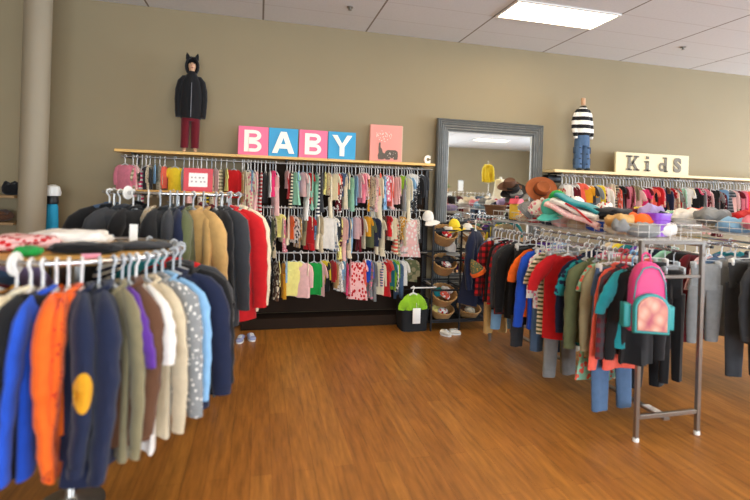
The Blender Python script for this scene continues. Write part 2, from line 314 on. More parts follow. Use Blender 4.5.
# small garments for the wall rails: (mesh name, word) each is one mesh + hanger child
BABY = {}
def baby_proto(kind, var):
    s = 1000*len(BABY)+var; mb = MB(); hd = .088
    w_ = .088 + .012*var; L = {'top': .23, 'shirt': .24, 'romper': .24, 'dress': .29, 'trousers': .1, 'sleepsuit': .22, 'jacket': .25, 'set': .21}[kind]*(1+.1*var)
    if kind in ('top', 'shirt', 'jacket', 'set'):
        body_mb(w_, L, hd, (.82, .86) if kind != 'jacket' else (.9, .98), .011 if kind != 'jacket' else .026, s, 12, 6, mb, slope=.03)
    if kind == 'top':
        for sd in (-1, 1): sleeve_mb(w_, hd, .075, .032, sd, s, mb, 7, .7, .03, .3)
    if kind in ('shirt', 'jacket', 'sleepsuit', 'set'):
        for sd in (-1, 1): sleeve_mb(w_, hd, .17, .022 if kind != 'jacket' else .034, sd, s, mb, 7, .16, .03, .4 if kind != 'jacket' else .6)
    if kind == 'romper':
        body_mb(w_, L, hd, (.75, .9), .014, s, 12, 6, mb, slope=.03); legs_mb(w_*.95, .07, -hd-L+.01, s, .85, 8, mb)
        for sd in (-1, 1): sleeve_mb(w_, hd, .05, .03, sd, s, mb, 7, .8, .03, .3)
    if kind == 'sleepsuit':
        body_mb(w_, L, hd, (.75, .8), .012, s, 12, 6, mb, slope=.03); legs_mb(w_*.8, .19, -hd-L+.02, s, .6, 8, mb)
        for sd in (-1, 1): mb.ell((sd*w_*.42, -.012, -hd-L-.175), (.022, .028, .018), 8, 5)
    if kind == 'dress':
        body_mb(w_, .1, hd, (.72, .68), .02, s, 12, 3, mb, slope=.03); body_mb(w_*1.05, L-.09, hd+.085, (.66, .92, 1.2), .022, s+3, 18, 6, mb, slope=.004)
        for sd in (-1, 1): sleeve_mb(w_, hd, .04, .032, sd, s, mb, 7, .6, .03)
    if kind == 'trousers':
        body_mb(w_*.8, L, hd+.02, (.98, 1.08), .013, s, 12, 3, mb, slope=.012); legs_mb(w_*.86, .2+.03*var, -hd-L-.012, s, .7, 8, mb)
    if kind == 'set': legs_mb(w_*.8, .17, -hd-L+.03, s, .7, 8, mb)
    name = {'top': 'baby_tee', 'shirt': 'baby_shirt', 'romper': 'baby_romper', 'dress': 'baby_dress', 'trousers': 'baby_trousers', 'sleepsuit': 'baby_sleepsuit', 'jacket': 'baby_jacket', 'set': 'baby_outfit'}[kind]
    o = mb.build(name, fabric('white')); h = hanger_mb(w_, hd, .0052, mb=MB()).build('hanger', M_hang['white'], o)
    return o, h
_used = set()
def set_mat(o, m):
    o.material_slots[0].link = 'OBJECT'; o.material_slots[0].material = m
LABELS = set()
ORD = ('first second third fourth fifth sixth seventh eighth ninth tenth eleventh twelfth thirteenth fourteenth fifteenth sixteenth seventeenth eighteenth nineteenth twentieth').split()
def ordw(i):
    if i < 20: return ORD[i]
    return 'twenty thirty forty fifty sixty seventy'.split()[(i+1)//10-2] + ('-' + ORD[(i+1) % 10-1] if (i+1) % 10 else '')
    
def finish_labels(items, where, group, counted):
    """items: (object, colour, pattern, word) in order along a rail"""
    for i, (o, c, p, k_) in enumerate(items):
        me = (c + ' ' + (p + ' ' if p != 'plain' else '') + k_)
        a = items[i-1] if i else None; b_ = items[i+1] if i < len(items)-1 else None
        sh = lambda q: q[1] + ' ' + q[3].replace('baby ', '').replace('kids ', '')
        if a and b_: l = '%s on %s between %s and %s' % (me, where, sh(a), sh(b_))
        else: l = '%s at the %s of %s, next to %s' % (me, 'very start' if not a else 'far end', where, sh(b_ or a))
        if len(l.split()) > 16: l = l.replace('baby ', '', 1)
        if l.lower() in LABELS or len(l.split()) > 16: l = '%s, %s garment from %s' % (me, ordw(i), counted)
        if len(l.split()) > 16: l = l.replace('baby ', '', 1)
        if l.lower() in LABELS: print('DUP', l)
        LABELS.add(l.lower()); tag(o, l, {'sleepsuit': 'baby clothes'}.get(k_.split()[-1], k_.split()[-1]), group)
def baby(kind, var, c, p, c2, loc, rz, sc_=1., hang='white'):
    key = (kind, var)
    if key not in BABY: BABY[key] = baby_proto(kind, var)
    o, h = BABY[key]
    if key in _used:
        o2 = o.copy(); COL.objects.link(o2); h2 = h.copy(); h2.parent = o2; COL.objects.link(h2); o, h = o2, h2
    _used.add(key)
    o.location = loc; o.rotation_euler = (0, 0, rz); o.scale = (sc_*R.uniform(.75, 1), sc_*R.uniform(.7, 1), sc_*R.uniform(.85, 1.22))
    set_mat(o, fabric(c, p, c2)); set_mat(h, M_hang[hang]); return o
WORD = {'top': 'tee', 'shirt': 'shirt', 'romper': 'romper', 'dress': 'dress', 'trousers': 'trousers', 'sleepsuit': 'sleepsuit', 'jacket': 'jacket', 'set': 'outfit'}
LIGHT = ['white', 'cream', 'pale pink', 'beige', 'grey', 'mint', 'cream', 'pale pink', 'white', 'cream', 'beige', 'pale pink', 'sky blue', 'pale yellow']
DARKC = ['red', 'maroon', 'charcoal', 'pink', 'navy', 'black', 'coral', 'brown', 'denim', 'olive', 'khaki', 'tan', 'maroon', 'charcoal', 'mustard', 'grey', 'hot pink', 'green', 'black', 'pink', 'red']
KINDS = ['top', 'shirt', 'romper', 'dress', 'trousers', 'sleepsuit', 'set', 'shirt', 'sleepsuit', 'top']
def rand_style(light=.62):
    c = R.choice(LIGHT if R.random() < light else DARKC); p = 'plain'; c2 = None; q = R.random()
    if q < .42:
        p = R.choice(['striped', 'floral', 'dotted', 'floral', 'dotted']); c2 = R.choice([x for x in (DARKC[:12] if c in LIGHT else ['white', 'cream', 'pale pink', 'yellow']) if x != c])
    return c, p, c2
def fill_rail(x0, x1, y, z, where, group, counted, step=.041, specials=(), gaps=(), light=.62, kids=False, sc0=1.):
    """garments hung side by side along a rail that runs along the back wall"""
    items = []; sp = sorted(specials, key=lambda s: s[0]); x = x0; i = 0
    xs = []
    while x < x1:
        while i < len(sp) and sp[i][0] <= x+step*.6: xs.append((sp[i][0], sp[i])); i += 1; x = max(x, xs[-1][0]+step*.8)
        if x >= x1: break
        if not any(abs(q[0]-x) < .062 for q in sp if q[6] >= 50) and not any(a < x < b for a, b in gaps) and not (i < len(sp) and sp[i][0]-x < step*.6): xs.append((x, None))
        x += step*R.uniform(.8, 1.25)
    while i < len(sp): xs.append((sp[i][0], sp[i])); i += 1
    for x, s in sorted(xs, key=lambda q: q[0]):
        if s: kind, var, c, p, c2, rz, s_ = s[1:]
        else:
            kind = R.choice(KINDS); var = R.randint(0, 2); c, p, c2 = rand_style(light); rz = R.uniform(-12, 30); s_ = R.uniform(.86, 1.16)
        o = baby(kind, var, c, p, c2, (x, y, z), math.radians(90+rz), s_*sc0, R.choice(['white', 'white', 'white', 'white', 'clear', 'clear']))
        items.append((o, c, p, ('kids ' if kids else 'baby ') + WORD[kind]))
    items.reverse() if counted == 'the mirror end of the rail' else None
    finish_labels(items, where, group, counted)

def px(u, z, Y=5.27):       # x of an image column on a rail at height z, distance Y
    return atY(u, 200, Y).x
YR = 5.27
fill_rail(-1.33, -.18, YR, 1.84, 'the wall rail under the hooded mannequin', 'baby clothes on the wall rail under the hooded mannequin', 'the start of the hooded mannequin rail', .046,
  [(px(124, 0), 'jacket', 2, 'pink', 'plain', None, 55, 1.15), (px(132, 0), 'dress', 1, 'pale pink', 'plain', None, 40, 1.05), (px(145, 0), 'shirt', 1, 'charcoal', 'plain', None, 45, 1.1), (px(174, 0), 'top', 1, 'yellow', 'plain', None, 70, 1.1),
   (px(233, 0), 'jacket', 1, 'red', 'plain', None, 70, 1.0)], light=.75)
fill_rail(px(243, 0), px(424, 0), YR, 1.84, 'the top rail', 'baby clothes on the top rail', 'the sign end of the top rail', .0375,
  [(px(247, 0), 'sleepsuit', 2, 'cream', 'floral', 'pink', 40, 1.15), (px(272, 0), 'dress', 0, 'hot pink', 'plain', None, 20, .95), (px(269, 0), 'shirt', 1, 'white', 'plain', None, 5, 1.05), (px(289, 0), 'top', 1, 'red', 'plain', None, -15, 1.1),
   (px(309, 0), 'romper', 1, 'red', 'plain', None, 30, .9), (px(316, 0), 'trousers', 2, 'mint', 'plain', None, 10, 1), (px(336, 0), 'top', 0, 'coral', 'plain', None, 30, 1), (px(342, 0), 'top', 2, 'denim', 'plain', None, 45, .8),
   (px(363, 0), 'dress', 1, 'pale pink', 'plain', None, 35, .85), (px(361, 0), 'set', 1, 'pink', 'plain', None, 20, 1.05), (px(377, 0), 'sleepsuit', 2, 'cream', 'plain', None, 15, 1.3), (px(386, 0), 'dress', 0, 'pink', 'floral', 'white', 40, .9),
   (px(401, 0), 'top', 0, 'lime', 'plain', None, 25, .9), (px(411, 0), 'shirt', 2, 'white', 'plain', None, 40, .8), (px(417, 0), 'jacket', 1, 'black', 'plain', None, 35, 1.0), (px(421, 0), 'jacket', 2, 'charcoal', 'plain', None, 55, .85)],
  gaps=[(px(277, 0), px(285, 0))])
fill_rail(px(264, 0), px(422, 0), YR, 1.35, 'the middle rail', 'baby clothes on the middle rail', 'the red coat end of the middle rail', .0375,
  [(px(268, 0), 'trousers', 2, 'navy', 'plain', None, 30, 1), (px(279, 0), 'dress', 1, 'pale yellow', 'plain', None, 45, .95), (px(292, 0), 'top', 1, 'orange', 'plain', None, 10, 1), (px(310, 0), 'romper', 2, 'red', 'plain', None, 30, 1.1),
   (px(328, 0), 'shirt', 2, 'white', 'plain', None, 55, 1.25), (px(338, 0), 'jacket', 1, 'charcoal', 'plain', None, 30, 1), (px(347, 0), 'shirt', 1, 'denim', 'plain', None, 20, .95), (px(357, 0), 'shirt', 0, 'pale pink', 'plain', None, 25, 1.1),
   (px(368, 0), 'top', 1, 'mustard', 'plain', None, 30, .9), (px(375, 0), 'jacket', 2, 'navy', 'plain', None, 25, 1.15), (px(382, 0), 'romper', 1, 'cream', 'plain', None, 10, 1.1), (px(389, 0), 'dress', 0, 'red', 'plain', None, 20, .85),
   (px(394, 0), 'shirt', 1, 'cream', 'plain', None, 20, 1), (px(411, 0), 'dress', 2, 'pale pink', 'floral', 'white', 70, 1.05), (px(420, 0), 'trousers', 1, 'charcoal', 'plain', None, 0, 1)])
fill_rail(px(266, 0), px(414, 0), YR, .85, 'the bottom rail', 'baby clothes on the bottom rail', 'the red coat end of the bottom rail', .039,
  [(px(278, 0), 'set', 1, 'brown', 'floral', 'cream', 20, 1), (px(286, 0), 'trousers', 2, 'mustard', 'plain', None, 15, .95), (px(296, 0), 'dress', 2, 'pale yellow', 'plain', None, 78, 1.15), (px(303, 0), 'jacket', 2, 'pale pink', 'plain', None, 60, 1.15),
   (px(316, 0), 'jacket', 1, 'green', 'plain', None, 72, 1.2), (px(327, 0), 'shirt', 1, 'yellow', 'plain', None, 35, 1), (px(335, 0), 'shirt', 0, 'red', 'plain', None, 15, 1), (px(346, 0), 'trousers', 1, 'grey', 'plain', None, 10, 1),
   (px(360, 0), 'dress', 2, 'pale pink', 'floral', 'red', 60, 1.1), (px(370, 0), 'shirt', 1, 'blue', 'plain', None, 45, .95), (px(381, 0), 'shirt', 2, 'cream', 'plain', None, 40, 1.1), (px(387, 0), 'dress', 1, 'red', 'plain', None, 30, 1.05),
   (px(393, 0), 'top', 2, 'teal', 'plain', None, 20, .9), (px(396, 0), 'set', 1, 'lime', 'plain', None, 25, 1), (px(401, 0), 'trousers', 2, 'denim', 'plain', None, 30, 1.05), (px(405, 0), 'top', 1, 'white', 'plain', None, 40, .95), (px(412, 0), 'jacket', 1, 'olive', 'camouflage', 'khaki', 65, .95)])
fill_rail(3.78, 7.3, YR, 1.84, 'the kids rail', 'kids clothes on the wall rail under the wooden sign', 'the striped mannequin end of the kids rail', .05,
  [(px(572, 0), 'shirt', 1, 'maroon', 'plain', None, 15, 1.1), (px(578, 0), 'dress', 1, 'coral', 'plain', None, 30, 1), (px(584, 0), 'top', 1, 'mustard', 'plain', None, 55, 1.15), (px(597, 0), 'shirt', 1, 'yellow', 'plain', None, 30, 1.0),
   (px(641, 0), 'dress', 2, 'hot pink', 'plain', None, 30, 1.15), (px(653, 0), 'jacket', 1, 'red', 'plain', None, 15, 1.1), (px(661, 0), 'jacket', 2, 'navy', 'plain', None, 20, 1.1), (px(690, 0), 'jacket', 2, 'black', 'plain', None, 30, 1.1), (px(711, 0), 'jacket', 0, 'black', 'plain', None, 30, 1.15), (px(716, 0), 'shirt', 2, 'charcoal', 'plain', None, 30, 1.15), (px(744, 0), 'dress', 1, 'coral', 'plain', None, 30, 1.15)], light=.4, kids=True, sc0=1.2)

# rails, brackets, shelves on the wall
def wall_rail(x0, x1, z, label, name='clothes_rail'):
    t = thing(name, label, 'rail', ((x0+x1)/2, YR, z)); L = x1-x0
    MB().tube([(-L/2, 0, 0), (L/2, 0, 0)], .009, 8).build('bar', M_steel, t)
    nb = max(2, int(L/1.0)+1)
    for i in range(nb):
        x = -L/2+.06+(L-.12)*i/(nb-1); MB().box((x, .11, 0), (.012, .22, .024)).build('bracket', M_black, t, smooth=False)
wall_rail(-1.38, -.12, 1.84, 'steel wall rail of baby clothes behind the round coat rack'); wall_rail(-.08, 2.0, 1.84, 'steel top wall rail beneath the letter signs')
wall_rail(.02, 2.0, 1.35, 'steel middle wall rail beneath the top row of baby clothes'); wall_rail(.02, 1.97, .85, 'steel bottom wall rail closest to the floor'); wall_rail(3.7, 7.4, 1.84, 'long steel wall rail of kids clothes beneath the wooden sign board')
def shelf(x0, x1, z, label, mat, th=.028, y0=5.17, y1=5.53):
    t = thing('display_shelf', label, 'shelf', ((x0+x1)/2, (y0+y1)/2, z)); L = x1-x0
    MB().box((0, 0, 0), (L, y1-y0, th), bev=.003).build('board', mat, t, smooth=False)
    for i in range(3): MB().box((-L/2+.15+(L-.3)*i/2, (y1-y0)/2-.02, -th/2-.055), (.02, .02, .11)).box((-L/2+.15+(L-.3)*i/2, .02, -th/2-.008), (.02, .26, .014)).build('bracket', M_black, t, smooth=False)
shelf(-1.42, 2.0, 1.895, 'long pine wall shelf carrying the four letter signs and the pink canvas', M_pine)
shelf(3.6, 7.6, 1.895, 'long pale wood wall shelf carrying the striped mannequin', M_pale, .034)
pn = thing('backing_panel', 'dark brown wall panel behind the three rails of baby clothes', 'panel', (.95, 5.5, 0))
MB().box((0, .01, .99), (2.2, .03, 1.72)).build('panel_board', M_dark, pn, smooth=False); MB().box((0, -.1, .06), (2.2, .24, .12), bev=.004).build('plinth', M_dark, pn, smooth=False)
for sx in (-1.06, 1.06): MB().box((sx, -.02, .92), (.035, .035, 1.84)).build('upright', M_black, pn, smooth=False)
kb = thing('rail_bracket', 'dark bracket beneath the end of the pale wood shelf', 'bracket', (3.75, 5.45, 1.8)); MB().box((0, 0, 0), (.2, .14, .1), bev=.01).build('bracket_block', M_black, kb)

# ------------------------------------------------------------------ signs on the shelves
def letter_mesh(ch, size, depth, off=0, mat=None, parent=None, loc=(0,0,0), name='letter', sx=1):
    cu = bpy.data.curves.new('letter', 'FONT'); cu.body = ch; cu.size = size; cu.extrude = depth; cu.offset = off; cu.align_x = 'CENTER'; cu.align_y = 'CENTER'
    tmp = bpy.data.objects.new('letter_tmp', cu); COL.objects.link(tmp); dg = bpy.context.evaluated_depsgraph_get(); dg.update()
    me = bpy.data.meshes.new_from_object(tmp.evaluated_get(dg)); bpy.data.objects.remove(tmp); bpy.data.curves.remove(cu)
    xs = [v.co.x for v in me.vertices]; ys = [v.co.y for v in me.vertices]; mx, my = (min(xs)+max(xs))/2, (min(ys)+max(ys))/2
    for v in me.vertices: x, y, z = v.co; v.co = ((x-mx)*sx, -z, y-my)
    me.materials.clear(); me.materials.append(mat); o = bpy.data.objects.new(name, me); COL.objects.link(o); o.location = loc
    if parent: o.parent = parent
    return o
ZS = 1.909
M_pk = simple('pink_sign_paint', (236,104,140), .5, var=.05, scale=6); M_bl = simple('blue_sign_paint', (28,148,196), .5, var=.05, scale=6); M_let = simple('cream_letter', (250,240,222), .5)
for i, (ch, m, xc, lab) in enumerate([('B', M_pk, -.078, 'square pink sign with white letter B, first of the word, above the shelf start'), ('A', M_bl, .243, 'square blue sign with white letter A'), ('B', M_pk, .572, 'square pink sign with white letter B, between the blue A and blue Y signs'), ('Y', M_bl, .896, 'square blue sign with white letter Y')]):
    t = thing('letter_sign', lab, 'sign', (xc, 5.26, ZS), 0, 'letter signs on the shelf')
    MB().box((0, 0, .157), (.316, .03, .314), bev=.003).build('board', m, t, smooth=False)
    if ch == 'A':
        o = MB(); D0, D1 = -.026, -.014
        q = lambda pts: [(x*.24, z*.235+.157) for x, z in pts]
        o.prism(q([(-.5,-.5), (-.26,-.5), (0,.22), (0,.5), (-.13,.5)]), D0, D1); o.prism(q([(.5,-.5), (.26,-.5), (0,.22), (0,.5), (.13,.5)]), D0, D1); o.prism(q([(-.3,-.28), (.3,-.28), (.22,-.08), (-.22,-.08)]), D0-.0004, D1)
        o.build('letter', M_let, t, smooth=False)
    elif ch == 'Y':
        o = MB(); D0, D1 = -.026, -.014; q = lambda pts: [(x*.22, z*.235+.157) for x, z in pts]
        o.prism(q([(-.52,.5), (-.26,.5), (.12,-.1), (-.12,-.06)]), D0, D1); o.prism(q([(.52,.5), (.26,.5), (-.12,-.1), (.12,-.06)]), D0-.0002, D1); o.prism(q([(-.12,0), (.12,0), (.12,-.5), (-.12,-.5)]), D0-.0004, D1)
        o.build('letter', M_let, t, smooth=False)
    else:
        o = MB(); D0, D1 = -.026, -.014
        o.prism([(-.095, .04), (-.045, .04), (-.045, .274), (-.095, .274)], D0, D1)
        for (zc, rz_, xr, hr) in ((.217, .057, .035, .082), (.1, .06, .04, .088)):
            pts_o = [(-.05, zc+rz_)] + [(xr*.4+(hr-xr*.4)*math.sin(a), zc+rz_*math.cos(a)) for a in [PI*j/12 for j in range(13)]] + [(-.05, zc-rz_)]
            ri = rz_-.036; pts_i = [(-.05, zc+ri)] + [(xr*.4+(hr-.042-xr*.4)*math.sin(a), zc+ri*math.cos(a)) for a in [PI*j/12 for j in range(13)]] + [(-.05, zc-ri)]
            nn = len(pts_o); vs = [(p[0], D0, p[1]) for p in pts_o+pts_i] + [(p[0], D1, p[1]) for p in pts_o+pts_i]
            fs = []
            for j in range(nn-1): fs += [(j, j+1, nn+j+1, nn+j), (2*nn+j, 3*nn+j, 3*nn+j+1, 2*nn+j+1), (j, 2*nn+j, 2*nn+j+1, j+1), (nn+j, nn+j+1, 3*nn+j+1, 3*nn+j)]
            o.add(vs, fs)
        o.build('letter', M_let, t, smooth=False)
# small standing C
o = letter_mesh('C', .115, .012, .009, M_let, None, (1.925, 5.25, ZS+.05), 'letter_ornament', .85); tag(o, 'small standing cream letter C at the end of the pine shelf', 'letter')
# canvas
cv = thing('canvas_picture', 'pink canvas picture of a grey elephant spraying white drops', 'picture', (1.432, 5.33, ZS), math.radians(-3))
M_cpk = simple('canvas_pink', (226,152,140), .8, var=.06, scale=5); M_cedge = simple('canvas_edge', (206,178,150), .8); M_eleph = simple('elephant_grey', (92,84,76), .8, var=.3, scale=60)
MB().box((0, .004, .218), (.385, .04, .435), bev=.003).build('canvas', M_cpk, cv, smooth=False)
MB().box((.194, .006, .218), (.012, .042, .432)).build('canvas_side', M_cedge, cv, smooth=False)
el = MB(); P = lambda pts: [((x-.5)*.385, (1-z)*.435) for x, z in pts]
el.prism(P([(.27,.93), (.25,.82), (.28,.75), (.27,.62), (.28,.5), (.31,.46), (.33,.5), (.33,.6), (.38,.66), (.4,.74), (.46,.77), (.5,.7), (.56,.67), (.8,.67), (.87,.71), (.88,.82), (.87,.92), (.76,.93), (.74,.89), (.64,.89), (.62,.93), (.5,.93), (.48,.9), (.42,.93)]), -.021, -.0155)
el.build('elephant', M_eleph, cv, smooth=False)
dr = MB(); rd = random.Random(3)
for i in range(44):
    a = rd.uniform(0, 2*PI); q = rd.random()**.6; x = .42+.27*q*math.cos(a); z = .3+.15*q*math.sin(a); s = rd.uniform(.003, .007); dr.lathe([(s, -.002), (s*.6, .002)], 6, Matrix.Translation(((x-.5)*.385, -.018, (1-z)*.435)) @ Matrix.Rotation(PI/2, 4, 'X'))
for i in range(14):
    x = rd.uniform(.55, .84); z = rd.uniform(.72, .9); s = rd.uniform(.003, .006); dr.lathe([(s, -.002), (s*.6, .003)], 6, Matrix.Translation(((x-.5)*.385, -.0215, (1-z)*.435)) @ Matrix.Rotation(PI/2, 4, 'X'))
dr.build('drops', simple('drop_white', (244,226,214), .8), cv)
# Kids sign
ks = thing('kids_sign', 'long cream wooden sign board with the grey word Kids', 'sign', (5.2, 5.3, ZS+.003), math.radians(0))
MB().box((0, 0, .14), (1.2, .03, .28), bev=.003).build('board', simple('cream_sign', (224,208,168), .6, var=.06, scale=5), ks, smooth=False)
M_kl = simple('weathered_grey_letter', (120,112,98), .7, var=.35, scale=50)
def kid(parts, x): 
    o = MB()
    for pts in parts: o.prism([(x+a, .14+b_) for a, b_ in pts], -.026, -.0145)
    o.build('letter', M_kl, ks, smooth=False)
rc = lambda x0, z0, x1, z1: [(x0, z0), (x1, z0), (x1, z1), (x0, z1)]
kid([rc(-.075,-.1,-.035,.1), rc(-.1,.078,-.01,.1), rc(-.1,-.1,-.01,-.078), [(-.04,-.02), (.05,.09), (.085,.09), (-.02,-.045)], [(-.02,.0), (.06,-.1), (.1,-.1), (.01,.03)], rc(.02,.078,.1,.1), rc(.02,-.1,.11,-.078)], -.34)
kid([rc(-.022,-.1,.022,.035), rc(-.045,.015,.02,.036), rc(-.05,-.1,.05,-.08), rc(-.022,.062,.022,.1)], -.1)
dd = [rc(.02,-.1,.06,.1), rc(-.005,.08,.06,.1), rc(.02,-.1,.08,-.08)]
for j in range(10):
    a0, a1 = 2*PI*j/10, 2*PI*(j+1)/10; g = lambda a, k_: (-.015+.055*k_*math.cos(a), -.035+.062*k_*math.sin(a)); dd.append([g(a0, 1), g(a1, 1), g(a1, .5), g(a0, .5)])
kid(dd, .16)
o = letter_mesh('S', .255, .006, .012, M_kl, ks, (.4, -.02, .14), 'letter', 1.05)

# ------------------------------------------------------------------ mannequins
def skin_body(name, joints, edges, mat, parent, sub=1):
    me = bpy.data.meshes.new(name); me.from_pydata([j[0] for j in joints], edges, []); o = bpy.data.objects.new(name, me); COL.objects.link(o)
    me.materials.append(mat)
    sk = o.modifiers.new('skin', 'SKIN'); ss = o.modifiers.new('sub', 'SUBSURF'); ss.levels = ss.render_levels = sub
    for i, v in enumerate(me.skin_vertices[0].data): v.radius = joints[i][1] if isinstance(joints[i][1], tuple) else (joints[i][1],)*2; v.use_root = (i == 0)
    sk.use_smooth_shade = True
    dg = bpy.context.evaluated_depsgraph_get(); dg.update(); m2 = bpy.data.meshes.new_from_object(o.evaluated_get(dg)); bpy.data.objects.remove(o)
    m2.materials.clear(); m2.materials.append(mat); m2.polygons.foreach_set('use_smooth', [True]*len(m2.polygons))
    o = bpy.data.objects.new(name, m2); COL.objects.link(o); o.parent = parent; return o
def vloft(spec, n=20, mb=None, fold=.0, seed=0):
    """spec: (cx, cy, z, rx, ry) rings up a limb or torso, with cloth folds"""
    mb = mb or MB(); rr = random.Random(seed); ph = [rr.uniform(0, 6) for _ in range(3)]
    return mb.loft([[(cx+rx*math.cos(a)*(1+fold*math.sin(3*a+ph[0]+z*40)), cy+ry*math.sin(a)*(1+fold*math.sin(4*a+ph[1]+z*55)), z+fold*.05*math.sin(2*a+ph[2])) for a in [2*PI*k_/n for k_ in range(n)]] for cx, cy, z, rx, ry in spec])
def mannequin(loc, label, style):
    t = thing('child_mannequin', label, 'mannequin', loc, math.radians(8 if style == 'hood' else -6))
    H = .98
    j = [((0, 0, .5), (.075, .055)), ((0, 0, .62), (.07, .05)), ((0, 0, .74), (.085, .055)), ((0, 0, .81), (.03, .03)), ((0, -.005, .86), (.028, .028))]
    e = [(0, 1), (1, 2), (2, 3), (3, 4)]
    if style == 'hood':
        j += [((0, -.012, .905), (.058, .064)), ((0, -.01, .96), (.052, .06))]; e += [(4, 5), (5, 6)]
    for s in (-1, 1):
        b0 = len(j); j += [((s*.095, 0, .77), .03), ((s*.125, .01, .62), .024), ((s*.13, -.02, .5), .018), ((s*.128, -.03, .455), (.012, .018)), ((s*.124, -.032, .42), (.008, .014))]
        e += [(2, b0), (b0, b0+1), (b0+1, b0+2), (b0+2, b0+3), (b0+3, b0+4)]
        b0 = len(j); j += [((s*.052, 0, .44), .05), ((s*.058, 0, .25), .035), ((s*.06, .005, .06), .022), ((s*.064, -.03, .022), (.02, .022)), ((s*.068, -.075, .016), (.014, .022))]
        e += [(0, b0), (b0, b0+1), (b0+1, b0+2), (b0+2, b0+3), (b0+3, b0+4)]
    skin_body('body', j, e, M_skin, t)
    if style == 'hood':
        bk, dr_ = fabric('black'), fabric('maroon')
        f = MB().ell((0, -.07, .918), (.008, .012, .014), 8, 5); f.build('nose', M_skin, t)
        for s in (-1, 1): MB().ell((s*.022, -.068, .937), (.009, .006, .006), 8, 5).build('eye', simple('eye_dark', (30, 24, 22), .3), t)
        MB().ell((0, -.068, .893), (.016, .006, .005), 8, 5).build('mouth', simple('lip', (150, 80, 70), .5), t)
        jk = vloft([(0, .0, .36, .12, .085), (0, 0, .42, .14, .09), (0, 0, .55, .135, .088), (0, 0, .68, .125, .085), (0, 0, .75, .115, .075), (0, 0, .8, .085, .065), (0, 0, .83, .06, .055), (0, 0, .86, .05, .05)], fold=.03, seed=2)
        j_ = jk.build('hooded_jacket', bk, t)
        for s in (-1, 1):
            MB().tube([(s*.045, 0, .8), (s*.085, 0, .785), (s*.118, .005, .74), (s*.14, .01, .66), (s*.148, .0, .56), (s*.145, -.02, .43), (s*.142, -.025, .37)], [.02, .038, .05, .05, .046, .04, .034], 12).build('sleeve', bk, j_)
        MB().box((0, -.09, .55), (.008, .006, .36)).build('zip', simple('zip_grey', (90, 90, 92), .4, .6), j_)
        hood = MB(); n = 16; rings = []
        for i in range(9):        # hood: shell around the head, open at the face
            ph = PI*(.03+.8*i/8); rings.append([(.088*math.sin(ph)*math.sin(th), .012+.1*math.sin(ph)*math.cos(th), .92+.105*math.cos(ph)) for th in [-2.25+4.5*k_/n for k_ in range(n+1)]])
        vs = [p for r in rings for p in r]; fs = [(i*(n+1)+k_, i*(n+1)+k_+1, (i+1)*(n+1)+k_+1, (i+1)*(n+1)+k_) for i in range(8) for k_ in range(n)]; hood.add(vs, fs)
        h = hood.build('hood', bk, j_); sm = h.modifiers.new('th', 'SOLIDIFY'); sm.thickness = .012
        for s in (-1, 1): MB().lathe([(.03, 0), (.02, .04), (.003, .07)], 10, Matrix.Translation((s*.048, -.005, .99)) @ Matrix.Rotation(s*.25, 4, 'Y') @ Matrix.Scale(.5, 4, (0, 1, 0))).build('ear', bk, h)
        tr_ = vloft([(0, 0, .33, .1, .075), (0, 0, .4, .11, .078), (0, 0, .47, .1, .075), (0, 0, .52, .095, .07)], fold=.02).build('trousers', dr_, t)
        for s in (-1, 1): vloft([(s*.062, 0, .05, .047, .05), (s*.06, 0, .15, .05, .052), (s*.058, 0, .28, .054, .058), (s*.052, 0, .4, .056, .066)], 14, fold=.05, seed=s+4).build('trouser_leg', dr_, tr_)
    else:
        st = fabric('white', 'wide striped', 'black'); dn = fabric('denim', 'dotted', 'charcoal'); dn2 = fabric('denim')
        s_ = vloft([(0, 0, .46, .125, .08), (0, 0, .49, .138, .088), (0, 0, .6, .13, .085), (0, 0, .7, .12, .08), (0, 0, .755, .108, .07), (0, 0, .8, .08, .06), (0, 0, .83, .05, .048)], fold=.03, seed=5).build('striped_sweater', st, t)
        for s in (-1, 1): MB().tube([(s*.045, 0, .8), (s*.08, 0, .78), (s*.11, .005, .73), (s*.13, .01, .66), (s*.142, .0, .57), (s*.135, -.03, .48), (s*.13, -.035, .42)], [.02, .038, .047, .046, .042, .036, .026], 12).build('sleeve', st, s_)
        MB().lathe([(.053, 0), (.05, .022), (.042, .024)], 18, Matrix.Translation((0, 0, .822))).build('collar', fabric('black'), s_)
        MB().lathe([(.031, 0), (.031, .085), (.026, .088)], 18, Matrix.Translation((0, -.003, .865))).build('neck_cap', M_skin, t)
        tr_ = vloft([(0, 0, .33, .105, .078), (0, 0, .4, .118, .084), (0, 0, .47, .11, .08), (0, 0, .5, .105, .076)], fold=.02).build('jeans', dn2, t)
        for s in (-1, 1):
            l_ = vloft([(s*.068, 0, .03, .062, .068), (s*.068, 0, .06, .064, .068), (s*.066, 0, .15, .06, .064), (s*.062, 0, .28, .06, .064), (s*.056, 0, .4, .06, .07)], 14, fold=.07, seed=s+8).build('jeans_leg', dn2, tr_)
            for zz in (.12, .27): MB().box((s*.125, -.005, zz), (.016, .07, .085), bev=.006).build('cargo_pocket', simple('denim_pocket', (60, 82, 110), .9), l_)
            for k_, zz in enumerate((.09, .16, .22, .3)): MB().box((s*(.05+.02*(k_ % 2)), -.066, zz), (.035, .006, .016), bev=.002).build('patch', simple('dark_patch', (44, 52, 66), .9), l_)
            MB().ell((s*.07, -.045, .022), (.032, .07, .022), 10, 6).build('shoe', simple('dark_shoe', (50, 60, 66), .6), t)
    return t
mannequin((-.73, 5.3, ZS), 'child mannequin in black hooded jacket with ears and dark red trousers', 'hood').scale = (.84, .9, 1.0)
mannequin((4.08, 5.3, ZS+.003), 'headless child mannequin in black and white striped sweater and cargo jeans', 'stripe').scale = (.82, .9, 1)

